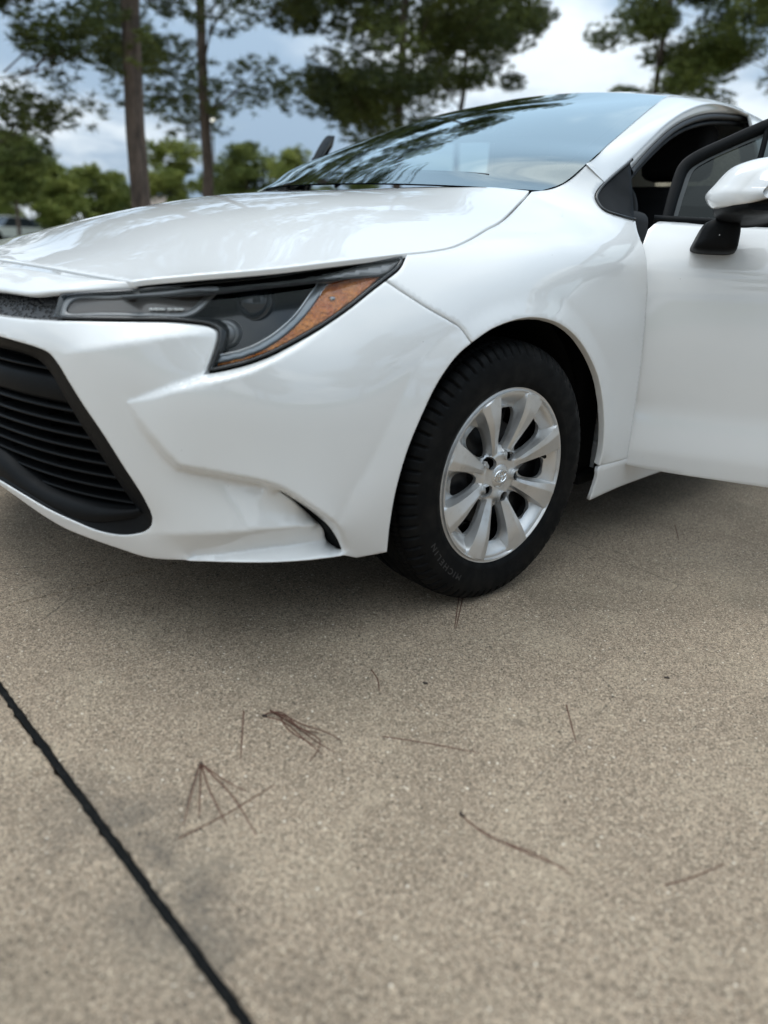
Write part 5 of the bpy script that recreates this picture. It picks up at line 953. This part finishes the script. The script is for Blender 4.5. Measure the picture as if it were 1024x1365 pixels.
# ---- doors (built shut, then swung on the hinge line)
HX, HY, ANG = .59, -.835, 64.0
def dpt(x, z): return (x, -float(Side.base(np.array([[x, z]]))[0]), z)
def build_door():
    root = empty('door', parent=car); parts = []
    b = D['d_bot']; cr = D['d_crease']
    bot = np.array([dpt(.572, .262), dpt(.60, .252), dpt(.70, .243), dpt(.90, .238), dpt(1.3, .236), dpt(1.56, .24)])
    front = np.array([dpt(.574, .886), dpt(.566, .835), dpt(.567, .785), dpt(.556, .70), dpt(.552, .55), dpt(.559, .384), dpt(.572, .262)])
    rear = np.array([dpt(1.56, .24), dpt(1.62, .45), dpt(1.645, .65), dpt(1.66, .905)])
    belt = np.array([dpt(1.66, .905), dpt(1.2, .905), dpt(.87, .904), dpt(.71, .905), dpt(.60, .909), dpt(.574, .886)])
    o = chain(front, bot, rear, belt, step=.012)
    f1 = np.array([dpt(x, z) for x, z in ((.575, .786), (.66, .79), (.80, .80), (1.0, .808), (1.3, .812), (1.64, .815))]); f1[:, 1] -= .004
    f2 = np.array([dpt(x, z) for x, z in ((.60, .30), (.80, .298), (1.1, .295), (1.57, .295))]); f2[:, 1] += -.002
    f3 = np.array([dpt(x, z) for x, z in ((.62, .42), (.9, .42), (1.3, .42), (1.6, .42))]); f3[:, 1] += .012
    parts.append(panel('door_skin', Side, o, M['paint'], root, feats=[f1, f2, f3], spacing=.012, gap=.002, depth=.02, smooth=1))
    # inner shell and trim
    inn = [np.array([(x, -.80+.0, z) for x, z in ((.60, .27), (1.56, .25), (1.63, .65), (1.66, .90), (.60, .90))])]
    V = [(x, y, z) for y in (-.855, -.775) for x, z in ((.60, .27), (1.55, .26), (1.62, .60), (1.64, .80), (.60, .80))]
    parts.append(mesh('door_shell', V, [(0, 1, 6, 5), (1, 2, 7, 6), (2, 3, 8, 7), (3, 4, 9, 8), (4, 0, 5, 9), (5, 6, 7, 8, 9)], M['paint'], root, smooth=False))
    parts.append(rbox('door_trim', (.66, -.775, .32), (1.58, -.70, .895), M['interior'], root, r=.03))
    # belt moulding, window frame, glass
    parts.append(tube('belt_moulding', [dpt(.585, .914), dpt(.71, .912), dpt(.9, .911), dpt(1.3, .912), dpt(1.655, .914)], .009, M['plastic'], root, n=8, step=.03))
    fo = np.array([(.604, -.777, .915), (.612, -.746, .99), (.626, -.716, 1.056), (.652, -.704, 1.083), (.736, -.68, 1.129), (.85, -.655, 1.185), (1.0, -.63, 1.240), (1.2, -.605, 1.288), (1.45, -.592, 1.310), (1.60, -.595, 1.308), (1.665, -.61, 1.285), (1.70, -.70, 1.10), (1.675, -.78, .915)])
    fi = np.array([(.642, -.775, .915), (.651, -.745, .983), (.664, -.716, 1.038), (.690, -.706, 1.058), (.765, -.684, 1.099), (.87, -.662, 1.148), (1.01, -.638, 1.200), (1.2, -.613, 1.246), (1.43, -.602, 1.266), (1.55, -.604, 1.264), (1.60, -.618, 1.245), (1.625, -.70, 1.09), (1.61, -.78, .915)])
    fi[:-1] = fi[:-1]*.76+fo[:-1]*.24; n = 120; a, c = resample(fo, n), resample(fi, n); a2 = a+np.array([0, .028, 0]); c2 = c+np.array([0, .028, 0])
    rows = [a, a*.9+c*.1+np.array([0, -.005, 0]), a*.35+c*.65+np.array([0, -.005, 0]), c+np.array([0, .004, 0]), c2, a2, a]
    parts.append(mesh('window_frame', np.vstack(rows), grid_faces(len(rows), n), M['plastic'], root))
    # a lighter inner edge where the glass run shows
    gl = [c+np.array([.0, .008, 0]), c*.86+np.array([1.13, -.70, 1.06])*.14+np.array([0, .010, 0])]
    m_run = mat('glass_run', (.055, .06, .06), .5)
    cc = c.copy(); cen = np.array([1.13, -.69, 1.06]); dirv = cen-cc; dirv /= np.linalg.norm(dirv, axis=1)[:, None]
    rows = [cc+np.array([0, .006, 0]), cc+dirv*.012+np.array([0, .008, 0])]
    parts.append(mesh('glass_run', np.vstack(rows), grid_faces(2, n), m_run, root))
    k = 40; q = resample(fi, n); up = q[2:-2]; h = len(up)//2
    L = resample(np.vstack([fi[:5]]), k); 
    V = [tuple(p+np.array([0, .012, 0])) for p in q]; parts.append(mesh('door_glass', V, [tuple(range(n))], M['door_glass'], root, smooth=False))
    parts.append(tube('division_bar', [(.813, -.70, .92), (.822, -.69, 1.03), (.832, -.672, 1.15)], .008, M['plastic'], root, n=6))
    # mirror: foot on the skin, arm, shell, glass
    foot_lo, foot_hi = np.array([(.690, .838), (.695, .860), (.716, .905), (.748, .915), (.790, .905), (.797, .862), (.793, .838), (.745, .831)]), None
    nf = 40; sec = spline(np.c_[foot_lo[:, 0], 0*foot_lo[:, 0], foot_lo[:, 1]], .006, closed=True); cx, cz = sec[:, 0].mean(), sec[:, 2].mean(); rows = []
    for y, s, dz, dx in ((-.84, 1.06, -.002, .0), (-.875, 1.0, 0, 0), (-.905, .98, 0, 0), (-.930, .95, .002, .0), (-.945, .86, .004, 0), (-.950, .5, .006, 0), (-.951, .02, .006, 0)):
        rows.append(np.stack([cx+(sec[:, 0]-cx)*s+dx, np.full(len(sec), y), cz+(sec[:, 2]-cz)*s+dz], 1))
    mir = empty('mirror', parent=root)
    parts.append(mesh('mirror_foot', np.vstack(rows), grid_faces(len(rows), len(sec), close_v=True), M['plastic'], mir))
    def shell(name, prof, ys, m, parent):
        """prof: closed (x, z) outline at y = -1.0; ys: rows of (y, scale x, scale z, dx, dz)"""
        s = spline(np.c_[prof[:, 0], 0*prof[:, 0], prof[:, 1]], .005, closed=True); x1 = s[:, 0].max(); zm = s[:, 2].mean(); rows = []
        for y, sx_, sz_, dx, dz in ys: rows.append(np.stack([x1+(s[:, 0]-x1)*sx_+dx, np.full(len(s), y), zm+(s[:, 2]-zm)*sz_+dz], 1))
        F = grid_faces(len(rows), len(s), close_v=True)+[tuple(range(len(s)-1, -1, -1)), tuple(range((len(rows)-1)*len(s), len(rows)*len(s)))]
        return mesh(name, np.vstack(rows), F, m, parent)
    cap = np.array([(.696, .957), (.711, .982), (.738, .985+.031), (.767, 1.031), (.816, 1.042), (.875, 1.040), (.888, 1.020), (.888, .985), (.83, .970), (.796, .950), (.758, .934), (.716, .931)])
    yr = [(-.935, .60, .45, .0, -.012), (-.942, .80, .72, .0, -.008), (-.955, .92, .90, 0, -.003), (-.975, .98, .98, 0, 0), (-1.0, 1, 1, 0, 0), (-1.03, .985, .99, 0, 0), (-1.06, .93, .95, 0, -.001), (-1.085, .82, .85, 0, -.004), (-1.100, .66, .70, 0, -.008), (-1.108, .42, .45, 0, -.012)]
    parts.append(shell('mirror_cap', cap, yr, M['paint'], mir))
    lowp = np.array([(.722, .934), (.758, .937), (.796, .953), (.83, .973), (.880, .985), (.885, .955), (.86, .925), (.82, .912), (.76, .908), (.730, .915)])
    yl = [(-.885, .7, .75, -.01, -.02), (-.92, .9, .9, 0, -.01), (-.95, 1, 1, 0, -.003), (-1.0, 1, 1, 0, 0), (-1.05, .93, .92, 0, .004), (-1.085, .80, .8, 0, .004), (-1.098, .62, .6, 0, .004)]
    parts.append(shell('mirror_arm', lowp, yl, M['plastic'], mir))
    parts.append(rbox('mirror_glass', (.886, -1.09, .945), (.892, -.945, 1.03), M['chrome'], mir, r=.002))
    return root, parts
# the edge of a chamfer runs round the mirror cap
door, dparts = build_door()
far = empty('door', parent=car)
fm = {}
for q in dparts:
    par = far
    if q.parent.name.startswith('mirror'): continue      # the far mirror is folded out of sight
    mirrored(q, par)
def swing(root, hx, hy, ang): root.matrix_local = Matrix.Translation((hx, hy, 0)) @ Matrix.Rotation(math.radians(ang), 4, 'Z') @ Matrix.Translation((-hx, -hy, 0))
swing(door, HX, HY, -ANG); swing(far, HX, -HY, 51.0)

# ------------------------------------------------------------------ dry pine needles on the concrete
M['needle_dry'] = mat('dry_needle', (.090, .036, .020), .7); M['needle_knot'] = mat('needle_sheath', (.03, .02, .015), .8)
def needle(name, keys, label, r=.0012, knot=True, extra=0):
    root = tag(empty(name, tuple(D[keys[0]][0])), label, 'pine needles', 'dry pine needles on the concrete'); o = D[keys[0]][0]
    rr = random.Random(len(label)); keys = list(keys)+[keys[q % len(keys)] for q in range(extra)]
    for i, k in enumerate(keys):
        P = D[k]-o; P = P.copy()
        if i >= len(keys)-extra and extra: P[-1, :2] += np.array([rr.uniform(-.06, .06), rr.uniform(-.05, .05)]); P[1:-1, :2] += np.array([rr.uniform(-.02, .02), rr.uniform(-.02, .02)]); P[:, 2] += .0022; P = resample(P, 8) if len(P) > 2 else resample(P, 6); P[:, 2] += .0025*np.sin(np.linspace(0, math.pi, len(P)))*(1+.4*i)
        P[:, :2] += .0015*np.sin(np.linspace(0, 5+i, len(P)))[:, None]
        tube('needle', P, [r*1.2, r, r, r*.6], M['needle_dry'], root, n=5, step=.012)
    if knot:
        q = resample(D[keys[0]]-o, 20)[:2]; q[:, 2] += .002; tube('sheath', q, [.0026, .0018], M['needle_knot'], root, n=6, step=.004)
    return root
needle('pine_needle_bundle', ['n1', 'n1b'], 'short brown needle pair lying just in front of the tyre')
needle('pine_needle', ['n2'], 'single short curved needle below the front corner of the bumper', knot=False)
needle('pine_needle_bundle', ['n3', 'n3b', 'n3c'], 'tangled clump of reddish brown needles in the middle of the concrete', extra=3)
needle('pine_needle', ['n4'], 'thin faint needle lying left of the tangled clump', knot=False)
needle('pine_needle', ['n5'], 'long straight needle right of the tangled clump', knot=False)
needle('pine_needle_bundle', ['n6', 'n6b', 'n6c', 'n6d'], 'fan of four needles spread from one dark knot', extra=1)
needle('pine_needle', ['n7'], 'long needle crossing the fan of needles', knot=False)
needle('pine_needle_bundle', ['n8', 'n8b'], 'long dark needle pair in the lower right foreground')
needle('pine_needle', ['n9'], 'thin upright needle far right of the tangled clump', knot=False)
needle('pine_needle', ['n10'], 'faint pale needle near the lower right edge', knot=False)
needle('pine_needle', ['n11'], 'short needle under the open door', knot=False)

# crumbs of bark and seed on the concrete
def crumb(p, size, label, seed):
    rr = random.Random(seed); n = 9; V = [(size*(1+.4*rr.uniform(-1, 1))*math.cos(2*math.pi*k/n)*1.6, size*(1+.4*rr.uniform(-1, 1))*math.sin(2*math.pi*k/n), z) for z in (0, size*.7) for k in range(n)]+[(0, 0, size*.95)]
    F = [(k, (k+1) % n, n+(k+1) % n, n+k) for k in range(n)]+[(n+k, n+(k+1) % n, 2*n) for k in range(n)]
    o = mesh('bark_crumb', V, F, M['needle_knot'], None, smooth=False); o.location = p; o.rotation_euler = (0, 0, rr.uniform(0, 6)); tag(o, label, 'bark crumb', 'crumbs of bark on the concrete'); return o
crumb((-1.2035, -1.245, 0), .0042, 'dark crumb of bark left of the joint, near the bottom edge', 1)
crumb((-.42, -1.02, 0), .0030, 'tiny dark crumb of bark near the tangled needle clump', 2)
crumb((-.02, -1.33, 0), .0030, 'tiny dark crumb of bark right of the long needle pair', 3)
